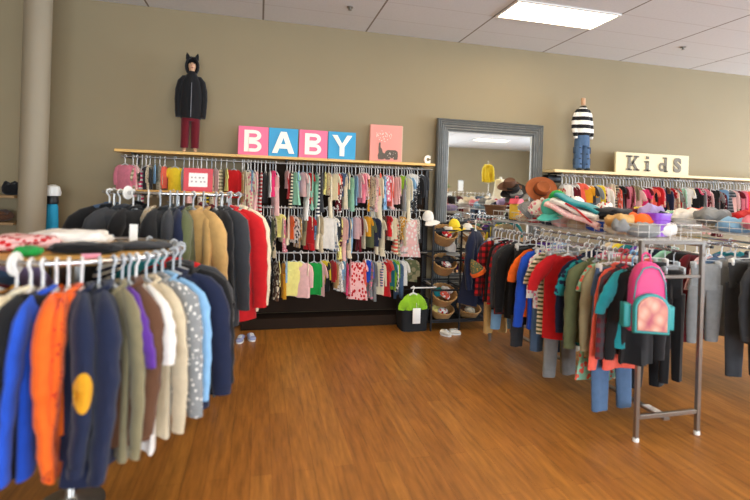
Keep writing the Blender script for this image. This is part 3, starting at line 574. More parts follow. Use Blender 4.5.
# ------------------------------------------------------------------ mirror
mt = thing('wall_mirror', 'large mirror in a fluted dark grey wooden frame leaning by the back wall', 'mirror', (2.845, 5.46, .42))
mw, mh, fwid = 1.47, 2.07, .155
prof = [(0, 0), (0, -.05), (.012, -.062), (.024, -.05), (.036, -.06), (.05, -.048), (.064, -.058), (.08, -.044), (.094, -.05), (.11, -.036), (.126, -.042), (.14, -.024), (.155, -.022), (.155, 0)]
corners = [(-mw/2, 0, 1, 1), (mw/2, 0, -1, 1), (mw/2, mh, -1, -1), (-mw/2, mh, 1, -1)]
fm = MB(); fm.loft([[(x+sx*a, y_, z+sz*a) for a, y_ in prof] for x, z, sx, sz in corners], closed=True)
M_frame = simple('fluted_grey_frame', (98,100,98), .45, var=.25, scale=12, metal=.15)
fm.build('frame', M_frame, mt, smooth=False)
mm, nt, b = new_mat('mirror_glass'); b.inputs['Metallic'].default_value = 1; b.inputs['Roughness'].default_value = .015; b.inputs['Base Color'].default_value = (.82, .85, .83, 1)
MB().box((0, -.012, mh/2), (mw-.3, .006, mh-.3)).build('mirror_pane', mm, mt, smooth=False)
o = MB(); 
for s in (-1, 1): o.box((s*(mw/2-.158), -.02, mh/2), (.008, .01, mh-.3))
o.box((0, -.02, mh-.158), (mw-.3, .01, .008)); o.build('inner_bead', simple('silver_bead', (190,190,186), .3, .7), mt, smooth=False)
MB().box((0, 0, -.21), (1.3, .1, .42), bev=.004).build('mirror_stand', M_black, mt, smooth=False)

# ------------------------------------------------------------------ large clothes for the floor racks
_g = [0]
def garment(kind, c, pat='plain', c2=None, loc=(0,0,0), rz=0, w_=.2, L=.6, sl=.45, hang='white', hd=.12, extra=None, fold=None, sleeve_c=None):
    """one hung garment: an Empty on the rail with body, sleeves, collar, hanger; returned without label"""
    _g[0] += 1; s = 77*_g[0]; m = fabric(c, pat, c2); ms = fabric(sleeve_c) if sleeve_c else m
    nm = {'tee': 'tee_shirt', 'shirt': 'shirt', 'jacket': 'jacket', 'coat': 'coat', 'hoodie': 'hooded_top', 'dress': 'dress', 'trousers': 'trousers', 'cardigan': 'cardigan', 'skirt': 'skirt'}[kind]
    t = bpy.data.objects.new(nm, None); t.empty_display_size = .05; COL.objects.link(t); t.location = loc; t.rotation_euler[2] = rz
    if kind in ('trousers', 'skirt'):
        if kind == 'skirt': body_mb(w_*.8, L, hd, (.9, 1.2, 1.5), .035, s, 22, 8, slope=.01).build('skirt_panel', m, t)
        else:
            body_mb(w_*.8, .2, hd, (1., 1.12), .03, s, 18, 4, slope=.012).build('seat', m, t)
            for k_, sd in enumerate((-1, 1)):
                rr = random.Random(s+sd); ph = rr.uniform(0, 6); rings = []
                for i in range(10):
                    q = i/9; hw = w_*.46*(1-.32*q); rings.append(ringpts(hw, .03+.004*math.sin(5*q+ph), -hd-.17-(L-.17)*q, 14, 1.3, .006, ph+q, sd*(w_*.43+.02*q), .012*math.sin(ph+3*q)))
                MB().loft(rings).build('trouser_leg', m, t)
            MB().loft([ringpts(w_*.83, .03, z, 18, 1, .0, 0) for z in (-hd-.045, -hd-.008)]).build('waistband', m, t)
        b_ = MB(); b_.tube([(0, 0, -hd+.03), (-w_*.75, 0, -hd+.02)], .004, 5); b_.tube([(0, 0, -hd+.03), (w_*.75, 0, -hd+.02)], .004, 5)
        for sd in (-1, 1): b_.box((sd*w_*.7, 0, -hd-.005), (.02, .05, .05), bev=.004)
        R0 = .021; b_.tube([(R0*math.cos(a), 0, R0*math.sin(a)) for a in (PI*1.1, PI*.8, PI*.5, PI*.2, -.1)] + [(0, 0, -R0*1.6), (0, 0, -hd+.03)], .0035, 6)
        b_.build('hanger', M_hang[hang], t); return t
    th = {'tee': .022, 'shirt': .028, 'jacket': .05, 'coat': .06, 'hoodie': .045, 'dress': .03, 'cardigan': .036}[kind]
    pr_ = {'tee': (.84, .86), 'shirt': (.84, .9), 'jacket': (.9, .94), 'coat': (.88, 1.02), 'hoodie': (.88, .84), 'dress': (.72, .9, 1.35), 'cardigan': (.84, .95)}[kind]
    body_mb(w_, L, hd, pr_, th, s, 24, 12, slope=.06).build('body', m, t)
    sw = {'tee': .062, 'shirt': .055, 'jacket': .07, 'coat': .078, 'hoodie': .066, 'dress': .05, 'cardigan': .058}[kind]
    if sl:
        for sd in (-1, 1):
            sv = sleeve_mb(w_, hd, sl, sw, sd, s, None, 12, .8 if sl < .25 else .17, .06, .42 if kind in ('tee', 'shirt') else .6).build('sleeve', ms, t)
            if kind in ('jacket', 'hoodie', 'shirt') and sl > .3:
                vs = [v.co for v in sv.data.vertices][-12:]; cc = sum(vs, Vector())/12; MB().loft([[cc+(v-cc)*k_+Vector((0, 0, dz_)) for v in vs] for k_, dz_ in ((1.02, .03), (1.06, .015), (1.02, -.004))]).build('cuff', ms, sv)
    if kind in ('jacket', 'coat', 'shirt', 'cardigan'):
        MB().tube([(-.05, -.012, -hd-.008), (-.055, .02, -hd+.012), (0, .04, -hd+.02), (.055, .02, -hd+.012), (.05, -.012, -hd-.008), (.015, -.035, -hd-.06), (0, -.035, -hd-.07), (-.015, -.035, -hd-.06)], .014 if kind != 'coat' else .02, 8, closed=True, flat=.7).build('collar', m, t)
        pl = MB(); nseg = 7
        for sd in (0,): pl.tube([(.004, -th*1.05-.004*math.sin(i), -hd-.07-(L-.09)*i/nseg) for i in range(nseg+1)], .009, 5, flat=.6)
        pl = pl.build('placket', m, t)
        if kind != 'cardigan' or True:
            for i in range(4): MB().lathe([(.008, -.002), (.008, .002), (.004, .003)], 8, Matrix.Translation((.004, -th*1.05-.009, -hd-.12-(L-.2)*i/3.2)) @ Matrix.Rotation(PI/2, 4, 'X')).build('button', M_steel if kind != 'shirt' else M_wplast, pl)
    elif kind == 'hoodie':
        MB().tube([(-.06, .01, -hd-.01), (-.07, .04, -hd-.02), (0, .075, -hd-.05), (.07, .04, -hd-.02), (.06, .01, -hd-.01), (0, -.03, -hd-.05)], [.02, .032, .04, .032, .02, .012], 10, closed=True).build('hood', m, t)
        MB().box((0, -th*1.2, -hd-L*.78), (w_*1.0, .012, .1), bev=.005).build('front_pocket', m, t)
    elif kind in ('tee', 'dress'):
        MB().tube([(.055*math.cos(a), .022*math.sin(a), -hd-.004-.012*(1 if math.sin(a) < 0 else 0)) for a in [2*PI*i/12 for i in range(12)]], .006, 6, closed=True).build('neckband', ms, t)
    hanger_mb(w_, hd, .006, bar=(s % 2 == 0), chunky=True).build('hanger', M_hang[hang], t)
    return t
def lab(o, l, cat, group): 
    if l.lower() in LABELS: print('DUP', l)
    if not 4 <= len(l.split()) <= 16: print('LEN', l)
    LABELS.add(l.lower()); tag(o, l, cat, group)
GW = {'tee': 'tee shirt', 'shirt': 'shirt', 'jacket': 'jacket', 'coat': 'coat', 'hoodie': 'hooded top', 'dress': 'dress', 'trousers': 'trousers', 'cardigan': 'cardigan', 'skirt': 'skirt'}

# --- straight two-sided rack of childrens clothes along the aisle
XA, XB, YN, YF, ZR = 2.41, 2.9, 2.52, 4.5, 1.205
rk = thing('clothes_rack', 'steel two-sided clothes rack with bare end frame and floor bar along the aisle', 'clothes rack', ((XA+XB)/2, YN, 0))
hw = (XB-XA)/2
for sx in (-1, 1):
    for y in (0, YF-YN):
        p = MB().box((sx*hw, y, .66), (.028, .028, 1.28), bev=.003).build('post', M_steel, rk, smooth=False)
        if y == 0: MB().lathe([(.02, 0), (.02, .02), (.012, .03)], 10, Matrix.Translation((sx*hw, y, 0))).build('foot', M_wplast, p)
    MB().tube([(sx*hw, -.02, ZR), (sx*hw, YF-YN+.02, ZR)], .011, 8).build('hang_rail', M_chrome, rk)
for y in (0, YF-YN):
    MB().box((0, y, .155), (2*hw-.03, .024, .028), bev=.003).build('crossbar', M_steel, rk, smooth=False)
    MB().box((0, y, 1.06), (2*hw-.03, .02, .02), bev=.003).build('crossbar', M_steel, rk, smooth=False)
    MB().box((0, y, 1.285), (2*hw, .024, .024), bev=.003).build('crossbar', M_steel, rk, smooth=False)
MB().box((0, (YF-YN)/2, .12), (.05, YF-YN, .02), bev=.004).build('floor_bar', M_steel, rk, smooth=False)
MB().box((0, .1, .134), (.054, .16, .008)).build('bar_end_tape', M_white, rk, smooth=False)
def wire_basket(name, label, cx, y0, y1, hw_, z0, z1, mat, step=.1, grp=None):
    t = thing(name, label, 'basket', (cx, y0, z0), 0, grp); Ly = y1-y0; H = z1-z0; r = .0032
    rim = MB()
    for z in (0, H): rim.tube([(-hw_, 0, z), (hw_, 0, z), (hw_, Ly, z), (-hw_, Ly, z)], r*1.5, 5, closed=True)
    rim.build('rim', mat, t); g = MB(); n = int(Ly/step)
    for i in range(n+1):
        y = Ly*i/n; g.tube([(-hw_, y, H), (-hw_, y, 0), (hw_, y, 0), (hw_, y, H)], r*.8, 4)
    for i in range(1, 6):
        x = -hw_+2*hw_*i/6; g.tube([(x, 0, H), (x, 0, 0), (x, Ly, 0), (x, Ly, H)], r*.8, 4)
    for z in (H*.5,): g.tube([(-hw_, 0, z), (hw_, 0, z), (hw_, Ly, z), (-hw_, Ly, z)], r*.8, 4, closed=True)
    g.build('wire_mesh', mat, t); return t
M_wire = simple('white_coated_wire', (214,212,206), .35)
wire_basket('wire_basket', 'long white wire basket on top of the two-sided aisle rack', (XA+XB)/2, YN+.02, YF-.02, hw+.01, 1.30, 1.40, M_wire)

AISLE = [ # (image column of its shoulder, kind, colour, pattern, colour2, half width, length, sleeve, hanger)
 (486, 'shirt', 'denim', 'plain', None, .16, .62, .4, 'white'), (489, 'trousers', 'tan', 'plain', None, .15, .95, 0, 'white'), (492, 'shirt', 'red', 'plaid', 'black', .2, .62, .48, 'white'),
 (497, 'trousers', 'sky blue', 'plain', None, .16, .86, 0, 'white'), (500, 'cardigan', 'black', 'plain', None, .17, .66, .5, 'white'), (504, 'shirt', 'red', 'plaid', 'charcoal', .2, .68, .5, 'white'),
 (509, 'jacket', 'charcoal', 'plain', None, .2, .6, .5, 'white'), (514, 'hoodie', 'black', 'plain', None, .21, .66, .52, 'clear'), (520, 'trousers', 'charcoal', 'plain', None, .18, .9, 0, 'white'),
 (526, 'shirt', 'black', 'plain', None, .2, .66, .5, 'white'), (531, 'tee', 'orange', 'plain', None, .2, .58, .2, 'white'), (536, 'hoodie', 'blue', 'plain', None, .21, .66, .56, 'white'),
 (540, 'trousers', 'denim', 'plain', None, .17, .84, 0, 'white'), (542, 'shirt', 'white', 'floral', 'pink', .19, .46, .3, 'clear'), (546, 'tee', 'cream', 'striped', 'olive', .19, .66, .18, 'white'), (549, 'trousers', 'khaki', 'plain', None, .17, .98, 0, 'white'),
 (552, 'trousers', 'grey', 'plain', None, .18, .98, 0, 'clear'), (557, 'tee', 'red', 'plain', None, .22, .66, .2, 'white'), (575, 'shirt', 'navy', 'plain', None, .18, .6, .46, 'white'), (580, 'tee', 'teal', 'floral', 'navy', .18, .62, .18, 'white'),
 (585, 'jacket', 'olive', 'plain', None, .2, .58, .52, 'clear'), (591, 'dress', 'mint', 'floral', 'coral', .15, .82, .12, 'white'), (597, 'cardigan', 'khaki', 'plain', None, .19, .64, .5, 'white'), (603, 'trousers', 'denim', 'plain', None, .21, .98, 0, 'white'),
 (609, 'shirt', 'coral', 'plain', None, .17, .68, .6, 'red'), (614, 'shirt', 'maroon', 'plaid', 'charcoal', .19, .56, .5, 'red'), (620, 'tee', 'teal', 'plain', None, .18, .5, .2, 'blue'), (626, 'shirt', 'black', 'plain', None, .13, .6, .5, 'blue')]
prev = None
for i, (u, kind, c, p, c2, hw_, L, sl, hg) in enumerate(AISLE):
    y = atX(u, 250, XA-.1).y
    r = R.uniform(-9, 9)
    o = garment(kind, c, p, c2, (XA, y, ZR), math.radians(r), hw_, L, sl, hg, hd=.11)
    pn_ = AISLE[i-1] if i else None; nn_ = AISLE[i+1] if i < len(AISLE)-1 else None
    d = '%s%s %s' % (c, '' if p == 'plain' else ' '+p, GW[kind])
    l = '%s on the aisle rack ' % d
    l += 'next to the %s %s' % ((pn_ or nn_)[2], GW[(pn_ or nn_)[1]]) if i % 2 or not nn_ else 'before the %s %s' % (nn_[2], GW[nn_[1]])
    lab(o, l, GW[kind], 'childrens clothes along the aisle side of the two-sided rack')
# the other side of that rack: fewer, seen over and through it
for i, (kind, c, p, c2, L) in enumerate([('trousers', 'black', 'plain', None, .95), ('tee', 'coral', 'plain', None, .6), ('trousers', 'beige', 'plain', None, .98), ('shirt', 'pink', 'floral', 'white', .6), ('jacket', 'navy', 'plain', None, .62), ('trousers', 'cream', 'plain', None, .9), ('hoodie', 'grey', 'plain', None, .6), ('tee', 'lilac', 'plain', None, .55), ('shirt', 'sky blue', 'striped', 'white', .6), ('dress', 'purple', 'plain', None, .7), ('jacket', 'brown', 'plain', None, .6), ('tee', 'white', 'dotted', 'navy', .55)]):
    o = garment(kind, c, p, c2, (XB, YN+.42+.14*i, ZR), math.radians(R.uniform(-12, 12)), .19, L, .2 if kind in ('tee', 'dress') else .45, 'white', hd=.11)
    lab(o, '%s%s %s on the hidden side rail of the two-sided rack' % (c, '' if p == 'plain' else ' '+p, GW[kind]), GW[kind], 'childrens clothes on the rear rail of the two-sided rack')
# grey trousers hung face-out beyond the end frame, with the pale ones below
fa = thing('faceout_bar', 'chrome bar bridging the two steel racks, holding grey trousers', 'rail', (3.34, 3.04, 1.228)); MB().tube([(-.45, 0, 0), (.45, 0, 0)], .011, 8).build('bar', M_chrome, fa)
MB().lathe([(.014, -.45), (.014, -.43)], 8, Matrix.Rotation(PI/2, 4, 'Y')).build('end_cap', M_black, fa)
for ax, ln_, lb in ((3.06, .32, 'short chrome arm holding the grey trousers beside the backpack'), (3.47, .2, 'short chrome arm holding the second pair of grey trousers')):
    t = thing('faceout_rail', lb, 'rail', (ax, 3.04, 1.206)); MB().tube([(0, -.1, 0), (0, ln_, 0)], .009, 8).build('bar', M_chrome, t); MB().lathe([(.013, -.112), (.013, -.1)], 8, Matrix.Rotation(-PI/2, 4, 'X') ).build('end_cap', M_black, t)
for x, c, p, L, w_, y, l in ((3.06, 'grey', 'plain', .6, .19, 2.97, 'grey trousers hung face-out beside the end of the two-sided rack'), (3.47, 'grey', 'plain', .62, .18, 2.98, 'second pair of grey trousers, farther from the pink backpack'), (2.9, 'black', 'plain', .8, .1, 2.74, 'long black trousers hung behind the pink backpack'),
     (3.06, 'sky blue', 'plain', .8, .14, 3.16, 'light blue jeans hung behind the grey trousers'), (3.06, 'olive', 'camouflage', .95, .14, 3.29, 'camouflage trousers reaching lowest behind the grey ones')):
    o = garment('trousers', c, p, 'khaki' if p != 'plain' else None, (x, y, 1.206), math.radians(R.uniform(-8, 8)+ (8 if x > 3.3 else 0)), w_, L, 0, 'clear', hd=.14); lab(o, l, 'trousers', 'trousers at the end of the two-sided rack')

# backpack
bp_ = thing('backpack', 'pink and teal childs backpack hung on the end of the two-sided rack', 'backpack', (2.31, 2.36, .765), math.radians(-24)); bp_.scale = (.72, .75, .96)
M_bpk = simple('backpack_pink', (216,62,128), .5, var=.15, scale=12); M_btl = simple('backpack_teal', (52,156,158), .5, var=.1)
def slab_outline(w0, w1, h, n=10): # arched outline in x,z
    return [(-w0, 0), (w0, 0), (w1, h*.55)] + [(w1*math.cos(a), h*.62+h*.38*math.sin(a)) for a in [PI*i/n for i in range(n+1)]] + [(-w1, h*.55)]
def puffy(out, y0, y1, puff=.03, mb=None, inset=.9):
    cx = sum(p[0] for p in out)/len(out); cz = (min(p[1] for p in out)+max(p[1] for p in out))/2; mb = mb or MB()
    sc2 = lambda k: [(cx+(p[0]-cx)*k, cz+(p[1]-cz)*k) for p in out]
    return mb.loft([[(p[0], y, p[1]) for p in sc2(k)] for y, k in ((y1, inset), (y1-puff*.5, 1), (y0+puff*.6, 1), (y0+puff*.15, inset), (y0, inset*.72))])
puffy(slab_outline(.15, .135, .44), -.06, .08, .05).build('body', M_bpk, bp_)
fp = puffy(slab_outline(.138, .14, .25), -.115, -.05, .035, inset=.93).build('front_pocket', M_btl, bp_)
pp = puffy([(x*.83, .02+z*.86) for x, z in slab_outline(.138, .14, .25)], -.124, -.1, .02, inset=.95)
mpr, nt, b = new_mat('printed_panel'); tc = node(nt, 'ShaderNodeTexCoord'); vo = node(nt, 'ShaderNodeTexVoronoi'); vo.inputs['Scale'].default_value = 14; nt.links.new(tc.outputs['Object'], vo.inputs['Vector'])
rp = node(nt, 'ShaderNodeValToRGB'); rp.color_ramp.elements[0].color = lin((232,196,176)); rp.color_ramp.elements[1].color = lin((176,60,96)); rp.color_ramp.elements.new(.45).color = lin((214,150,130)); nt.links.new(vo.outputs['Distance'], rp.inputs[0]); nt.links.new(rp.outputs[0], b.inputs['Base Color'])
pp.build('printed_panel', mpr, fp)
for s in (-1, 1): puffy([(s*.165-.03, .02), (s*.165+.03, .02), (s*.165+.03, .17), (s*.165-.03, .17)], -.05, .06, .03).build('side_pocket', M_btl, bp_)
MB().tube([(-.125, -.055, .2), (-.11, -.062, .32), (-.06, -.066, .4), (0, -.068, .415), (.06, -.066, .4), (.11, -.062, .32), (.125, -.055, .2)], .005, 6).build('zip', M_btl, bp_)
MB().tube([(-.035, .04, .43), (-.03, .05, .475), (0, .06, .49), (.03, .05, .475), (.035, .04, .43)], .008, 6).build('handle', M_bpk, bp_)
for s in (-1, 1): MB().tube([(s*.06, .08, .4), (s*.09, .12, .3), (s*.1, .12, .15), (s*.12, .08, .03)], .016, 6, flat=.5).build('strap', M_btl, bp_)

# --- second rack, farther across, parallel to the first
XC, XD = 3.78, 4.3
r2 = thing('clothes_rack', 'second steel clothes rack standing beyond the two-sided aisle rack', 'clothes rack', ((XC+XD)/2, 2.3, 0)); hw2 = (XD-XC)/2
for sx in (-1, 1):
    for y in (0, 2.2): MB().box((sx*hw2, y, .66), (.028, .028, 1.28), bev=.003).build('post', M_steel, r2, smooth=False)
    MB().tube([(sx*hw2, -.02, ZR), (sx*hw2, 2.22, ZR)], .011, 8).build('hang_rail', M_chrome, r2)
for y in (0, 2.2): MB().box((0, y, .155), (2*hw2-.03, .024, .028)).build('crossbar', M_steel, r2, smooth=False); MB().box((0, y, 1.285), (2*hw2, .024, .024)).build('crossbar', M_steel, r2, smooth=False)
wire_basket('wire_basket', 'white wire basket full of soft things on the second rack', (XC+XD)/2, 2.32, 4.48, hw2+.01, 1.30, 1.40, M_wire)
L2S = [('hoodie', 'navy', .62), ('shirt', 'lilac', .7), ('jacket', 'black', .6), ('hoodie', 'charcoal', .6), ('trousers', 'charcoal', .9), ('shirt', 'grey', .62), ('jacket', 'denim', .6), ('tee', 'pale pink', .55), ('dress', 'maroon', .75), ('hoodie', 'black', .62), ('shirt', 'mint', .6), ('trousers', 'navy', .95), ('tee', 'white', .55), ('jacket', 'purple', .6), ('shirt', 'teal', .6), ('tee', 'yellow', .55), ('cardigan', 'beige', .6)]
for i, (kind, c, L) in enumerate(L2S):
    o = garment(kind, c, 'plain', None, (XC, 2.42+.115*i, ZR), math.radians(R.uniform(-14, 14)), .2, L, .2 if kind in ('tee', 'dress') else .48, 'white', hd=.11)
    lab(o, '%s %s on the second rack beyond the two-sided aisle rack' % (c, GW[kind]), GW[kind], 'clothes on the second rack')
for i, (kind, c, L) in enumerate([('hoodie', 'pink', .62), ('jacket', 'olive', .6), ('shirt', 'red', .6), ('dress', 'navy', .7), ('coat', 'charcoal', .75), ('tee', 'teal', .55)]):
    o = garment(kind, c, 'plain', None, (XD, 2.45+.2*i, ZR), math.radians(R.uniform(-14, 14)), .2, L, .2 if kind in ('tee', 'dress') else .48, 'white', hd=.11)
    lab(o, '%s %s on the outer rail of the second rack' % (c, GW[kind]), GW[kind], 'clothes on the outer rail of the second rack')

# --- two round racks
def round_rack(cx, cy, zr, rad, disc_z, label, disc_r, rot=0):
    t = thing('round_clothes_rack', label, 'clothes rack', (cx, cy, 0), rot)
    MB().tube([(rad*math.cos(a), rad*math.sin(a), zr) for a in [2*PI*i/48 for i in range(48)]], .012, 8, closed=True).build('ring', M_chrome, t)
    MB().lathe([(.15, 0), (.15, .015), (.04, .04), (.022, .06), (.022, disc_z-.02)], 24).build('centre_post', M_steel, t)
    for k_ in range(4):
        a = k_*PI/2+.5; c_, s_ = math.cos(a), math.sin(a)
        if rot: MB().tube([(rad*c_, rad*s_, zr), (rad*c_, rad*s_, .08), (rad*.96*c_, rad*.96*s_, .03)], .012, 8).build('leg', M_steel, t)
        if rot: MB().tube([(0, 0, .1), (rad*c_, rad*s_, .1)], .009, 6).build('spoke', M_steel, t)
        MB().tube([(0, 0, disc_z-.03), (rad*c_, rad*s_, zr-.01)], .007, 6).build('spoke', M_steel, t)
    MB().lathe([(.001, disc_z-.018), (disc_r, disc_z-.018), (disc_r+.006, disc_z-.009), (disc_r, disc_z), (.001, disc_z)], 48).build('wooden_disc', M_pine, t)
    return t
C1 = (-.837, 2.524); R1_ = .46; Z1 = 1.24
round_rack(C1[0], C1[1], Z1, R1_, 1.235, 'low round clothes rack with pine disc top and mixed bright clothes', .4)
C2 = (-.62, 3.92); R2_ = .5; Z2 = 1.5
round_rack(C2[0], C2[1], Z2, R2_, 1.515, 'tall round coat rack with pine disc top, behind the low round rack', .42, .3)
def on_ring(C, rad, z, a): return (C[0]+rad*math.cos(a), C[1]+rad*math.sin(a), z)
# angles measured from the side facing the camera: list runs from one end of the visible half to the other
def ring_clothes(C, rad, z, items, a0, a1, where, group, hd=.11, angs=None):
    n_ = len(items)
    for i, it in enumerate(items):
        kind, c, p, c2, w_, L, sl, hg = it[:8]; a = math.radians(a0+angs[i] if angs else a0+(a1-a0)*i/(n_-1))
        o = garment(kind, c, p, c2, on_ring(C, rad, z, a), a+math.radians(R.uniform(-7, 7)+(it[9] if len(it) > 9 else 0)), w_, L, sl, hg, hd=hd, sleeve_c=None)
        l = it[8] if len(it) > 8 and it[8] else '%s%s %s %s' % (c, '' if p == 'plain' else ' '+p, GW[kind], where)
        k_ = 0
        while l.lower() in LABELS: k_ += 1; l = '%s%s %s %s, beside the %s %s' % (c, '' if p == 'plain' else ' '+p, GW[kind], where, items[i-k_][1], GW[items[i-k_][0]])
        lab(o, l, GW[kind], group); yield it, o
low = [('shirt', 'grey', 'plain', None, .2, .6, .5, 'white'), ('shirt', 'maroon', 'plain', None, .2, .6, .5, 'white'), ('tee', 'mustard', 'striped', 'brown', .2, .6, .2, 'white'), ('cardigan', 'cream', 'plain', None, .2, .56, .5, 'white'), ('hoodie', 'black', 'plain', None, .2, .62, .5, 'white'),
 ('shirt', 'blue', 'plain', None, .2, .63, .52, 'white', 'long royal blue shirt on the low round rack beside the orange top'), ('hoodie', 'orange', 'plain', None, .2, .5, .48, 'white', 'bright orange hooded top on the low round rack'), ('shirt', 'orange', 'dotted', 'red', .2, .66, .5, 'white', 'longer dark orange shirt beneath the bright orange top'),
 ('jacket', 'navy', 'plain', None, .22, .6, .52, 'white', 'navy jacket with round mustard elbow patch on the low round rack'), ('coat', 'navy', 'plain', None, .22, .68, .56, 'clear', 'long plain navy coat next to the jacket with mustard patch'),
 ('shirt', 'khaki', 'plain', None, .2, .66, .54, 'clear'), ('tee', 'purple', 'plain', None, .18, .62, .2, 'clear'), ('coat', 'brown', 'plain', None, .19, .6, .46, 'clear'), ('tee', 'white', 'plain', None, .2, .68, .2, 'white', 'long white tee shirt hanging between brown coat and beige shirt'),
 ('shirt', 'beige', 'plain', None, .2, .64, .52, 'clear'), ('cardigan', 'grey', 'dotted', 'white', .2, .56, .5, 'clear', 'light grey knitted cardigan near the dark end of the low rack'), ('shirt', 'sky blue', 'plain', None, .2, .5, .45, 'clear'), ('jacket', 'navy', 'plain', None, .21, .62, .5, 'clear', 'smooth dark navy jacket at the aisle end of the low rack'),
 ('jacket', 'black', 'plain', None, .2, .64, .5, 'clear'), ('coat', 'charcoal', 'plain', None, .2, .62, .5, 'clear')]
for it, o in ring_clothes(C1, R1_, Z1, low, -71.6, 0, 'on the low round rack', 'clothes hung around the low round rack', angs=[-62, -48, -36, -25, -19, -14, -8.5, -3.5, 2, 9.5, 16, 20.5, 24, 28, 34, 40, 46, 58, 72, 86]):
    if len(it) > 8 and it[8] and 'elbow patch' in it[8]:
        for ch in o.children:
            if ch.name.startswith('sleeve') and ch.data.vertices[0].co.x > 0:
                pm = MB(); rings = [[(.36, .03*k_*math.cos(a), -.415+.07*k_*math.sin(a)) for a in [2*PI*q/28 for q in range(28)]] for k_ in (1, .8, .6, .4, .2, .03)]
                pt_ = pm.loft(rings, cap=False).build('elbow_patch', fabric('mustard'), ch); sw_ = pt_.modifiers.new('wrap', 'SHRINKWRAP'); sw_.target = ch; sw_.wrap_method = 'PROJECT'; sw_.use_project_x = True; sw_.use_negative_direction = True; sw_.use_positive_direction = False; sw_.offset = .005
for _ in ring_clothes(C1, R1_, Z1, [('shirt', 'red', 'plain', None, .19, .55, .45, 'clear'), ('tee', 'teal', 'plain', None, .19, .55, .2, 'clear'), ('shirt', 'white', 'striped', 'navy', .19, .55, .45, 'clear'), ('jacket', 'brown', 'plain', None, .19, .55, .45, 'clear'), ('tee', 'lilac', 'plain', None, .19, .55, .2, 'clear'), ('shirt', 'denim', 'plain', None, .19, .55, .45, 'clear')], 32, 170, 'on the wall side of the low round rack', 'clothes hung around the low round rack'): pass
tall = [('coat', 'black', 'plain', None, .22, .72, .56, 'white', 'black coat at the column end of the tall round rack', 0), ('coat', 'charcoal', 'plain', None, .22, .74, .56, 'white'), ('jacket', 'black', 'plain', None, .2, .66, .5, 'white'), ('cardigan', 'beige', 'dotted', 'tan', .2, .62, .5, 'white', 'fluffy beige cardigan among black coats on the tall round rack', 30),
 ('coat', 'black', 'plain', None, .22, .74, .56, 'clear'), ('jacket', 'charcoal', 'plain', None, .22, .7, .54, 'clear'), ('coat', 'navy', 'plain', None, .21, .76, .56, 'clear'), ('coat', 'olive', 'plain', None, .21, .76, .56, 'clear'), ('coat', 'tan', 'plain', None, .25, .84, .6, 'clear', 'long tan coat on the tall round rack', 22),
 ('cardigan', 'tan', 'plain', None, .18, .7, .56, 'clear', 'tan cardigan between the long tan coat and a black jacket', -10), ('jacket', 'black', 'plain', None, .22, .78, .56, 'clear', None, -10), ('coat', 'charcoal', 'plain', None, .22, .8, .6, 'clear'), ('coat', 'red', 'plain', None, .22, .8, .62, 'clear', 'bright red coat on the tall round rack', 16), ('coat', 'cream', 'plain', None, .2, .76, .62, 'clear', 'long cream coat behind the red coat', -8)]
for _ in ring_clothes(C2, R2_, Z2, tall, -81, 0, 'on the tall round rack', 'coats hung around the tall round rack', angs=[-60, -46, -33, -21, -12, -5, 0, 5, 12, 20, 31, 36, 45, 60]): pass
for _ in ring_clothes(C2, R2_, Z2, [('coat', 'brown', 'plain', None, .2, .7, .5, 'clear'), ('jacket', 'maroon', 'plain', None, .2, .6, .5, 'clear'), ('shirt', 'grey', 'plain', None, .2, .6, .5, 'white'), ('coat', 'black', 'plain', None, .2, .7, .5, 'clear'), ('jacket', 'denim', 'plain', None, .2, .6, .5, 'white')], 40, 165, 'on the wall side of the tall round rack', 'coats hung around the tall round rack'): pass
def divider(C, rad, z, ang, label):
    a = math.radians(ang); t = thing('size_divider', label, 'size divider', on_ring(C, rad, z, a), a)
    MB().lathe([(.014, -.004), (.045, -.004), (.047, 0), (.045, .004), (.014, .004)], 24, Matrix.Rotation(PI/2, 4, 'X')).build('disc', M_wplast, t)
divider(C1, R1_, Z1, -71.6-26, 'round white size divider disc on the low round rack ring'); divider(C2, R2_, Z2, -81-38, 'round white size divider disc on the tall round rack ring')

# ------------------------------------------------------------------ loose things on the racks
def at_z(u, v, Z): r = ray(u, v); p = r*((Z-CAM_H)/r.z); p.z += CAM_H; return p
def cloth(name, label, cat, loc, size, c, pat='plain', c2=None, rz=0, seed=0, layers=1, group=None, tilt=0):
    """a soft folded or crumpled textile"""
    rr = random.Random(seed+len(label)); t = None; a, b_, h = size
    def blob(z0, hh, k_):
        mb = MB(); n = 26; m = 9; ph = [rr.uniform(0, 6.28) for _ in range(4)]; rings = []
        for i in range(m+1):
            e = PI*(i+.05)/(m+.1); rad = math.sin(e)**.55; z = z0+hh*.5*(1-math.cos(e))
            ring = []
            for j in range(n):
                q = 2*PI*j/n; cx = math.copysign(abs(math.cos(q))**.7, math.cos(q)); cy = math.copysign(abs(math.sin(q))**.7, math.sin(q))
                wob = 1+.09*math.sin(3*q+ph[0])+.05*math.sin(7*q+ph[1]+4*i); x = a/2*k_*rad*cx*wob; y = b_/2*k_*rad*cy*wob
                zz = z + (hh*.22*math.sin(x/a*9+ph[2])*math.cos(y/b_*8+ph[3]) if i > m/2 else 0)
                ring.append((x, y, max(z0, zz)))
            rings.append(ring)
        return mb.loft(rings)
    o = blob(0, h, 1).build(name, fabric(c, pat, c2)); o.location = loc; o.rotation_euler = (tilt, 0, rz)
    for k_ in range(1, layers): blob(h*.55*k_, h*.6, .96-.05*k_).build('fold', fabric(c, pat, c2), o)
    tag(o, label, cat, group); return o
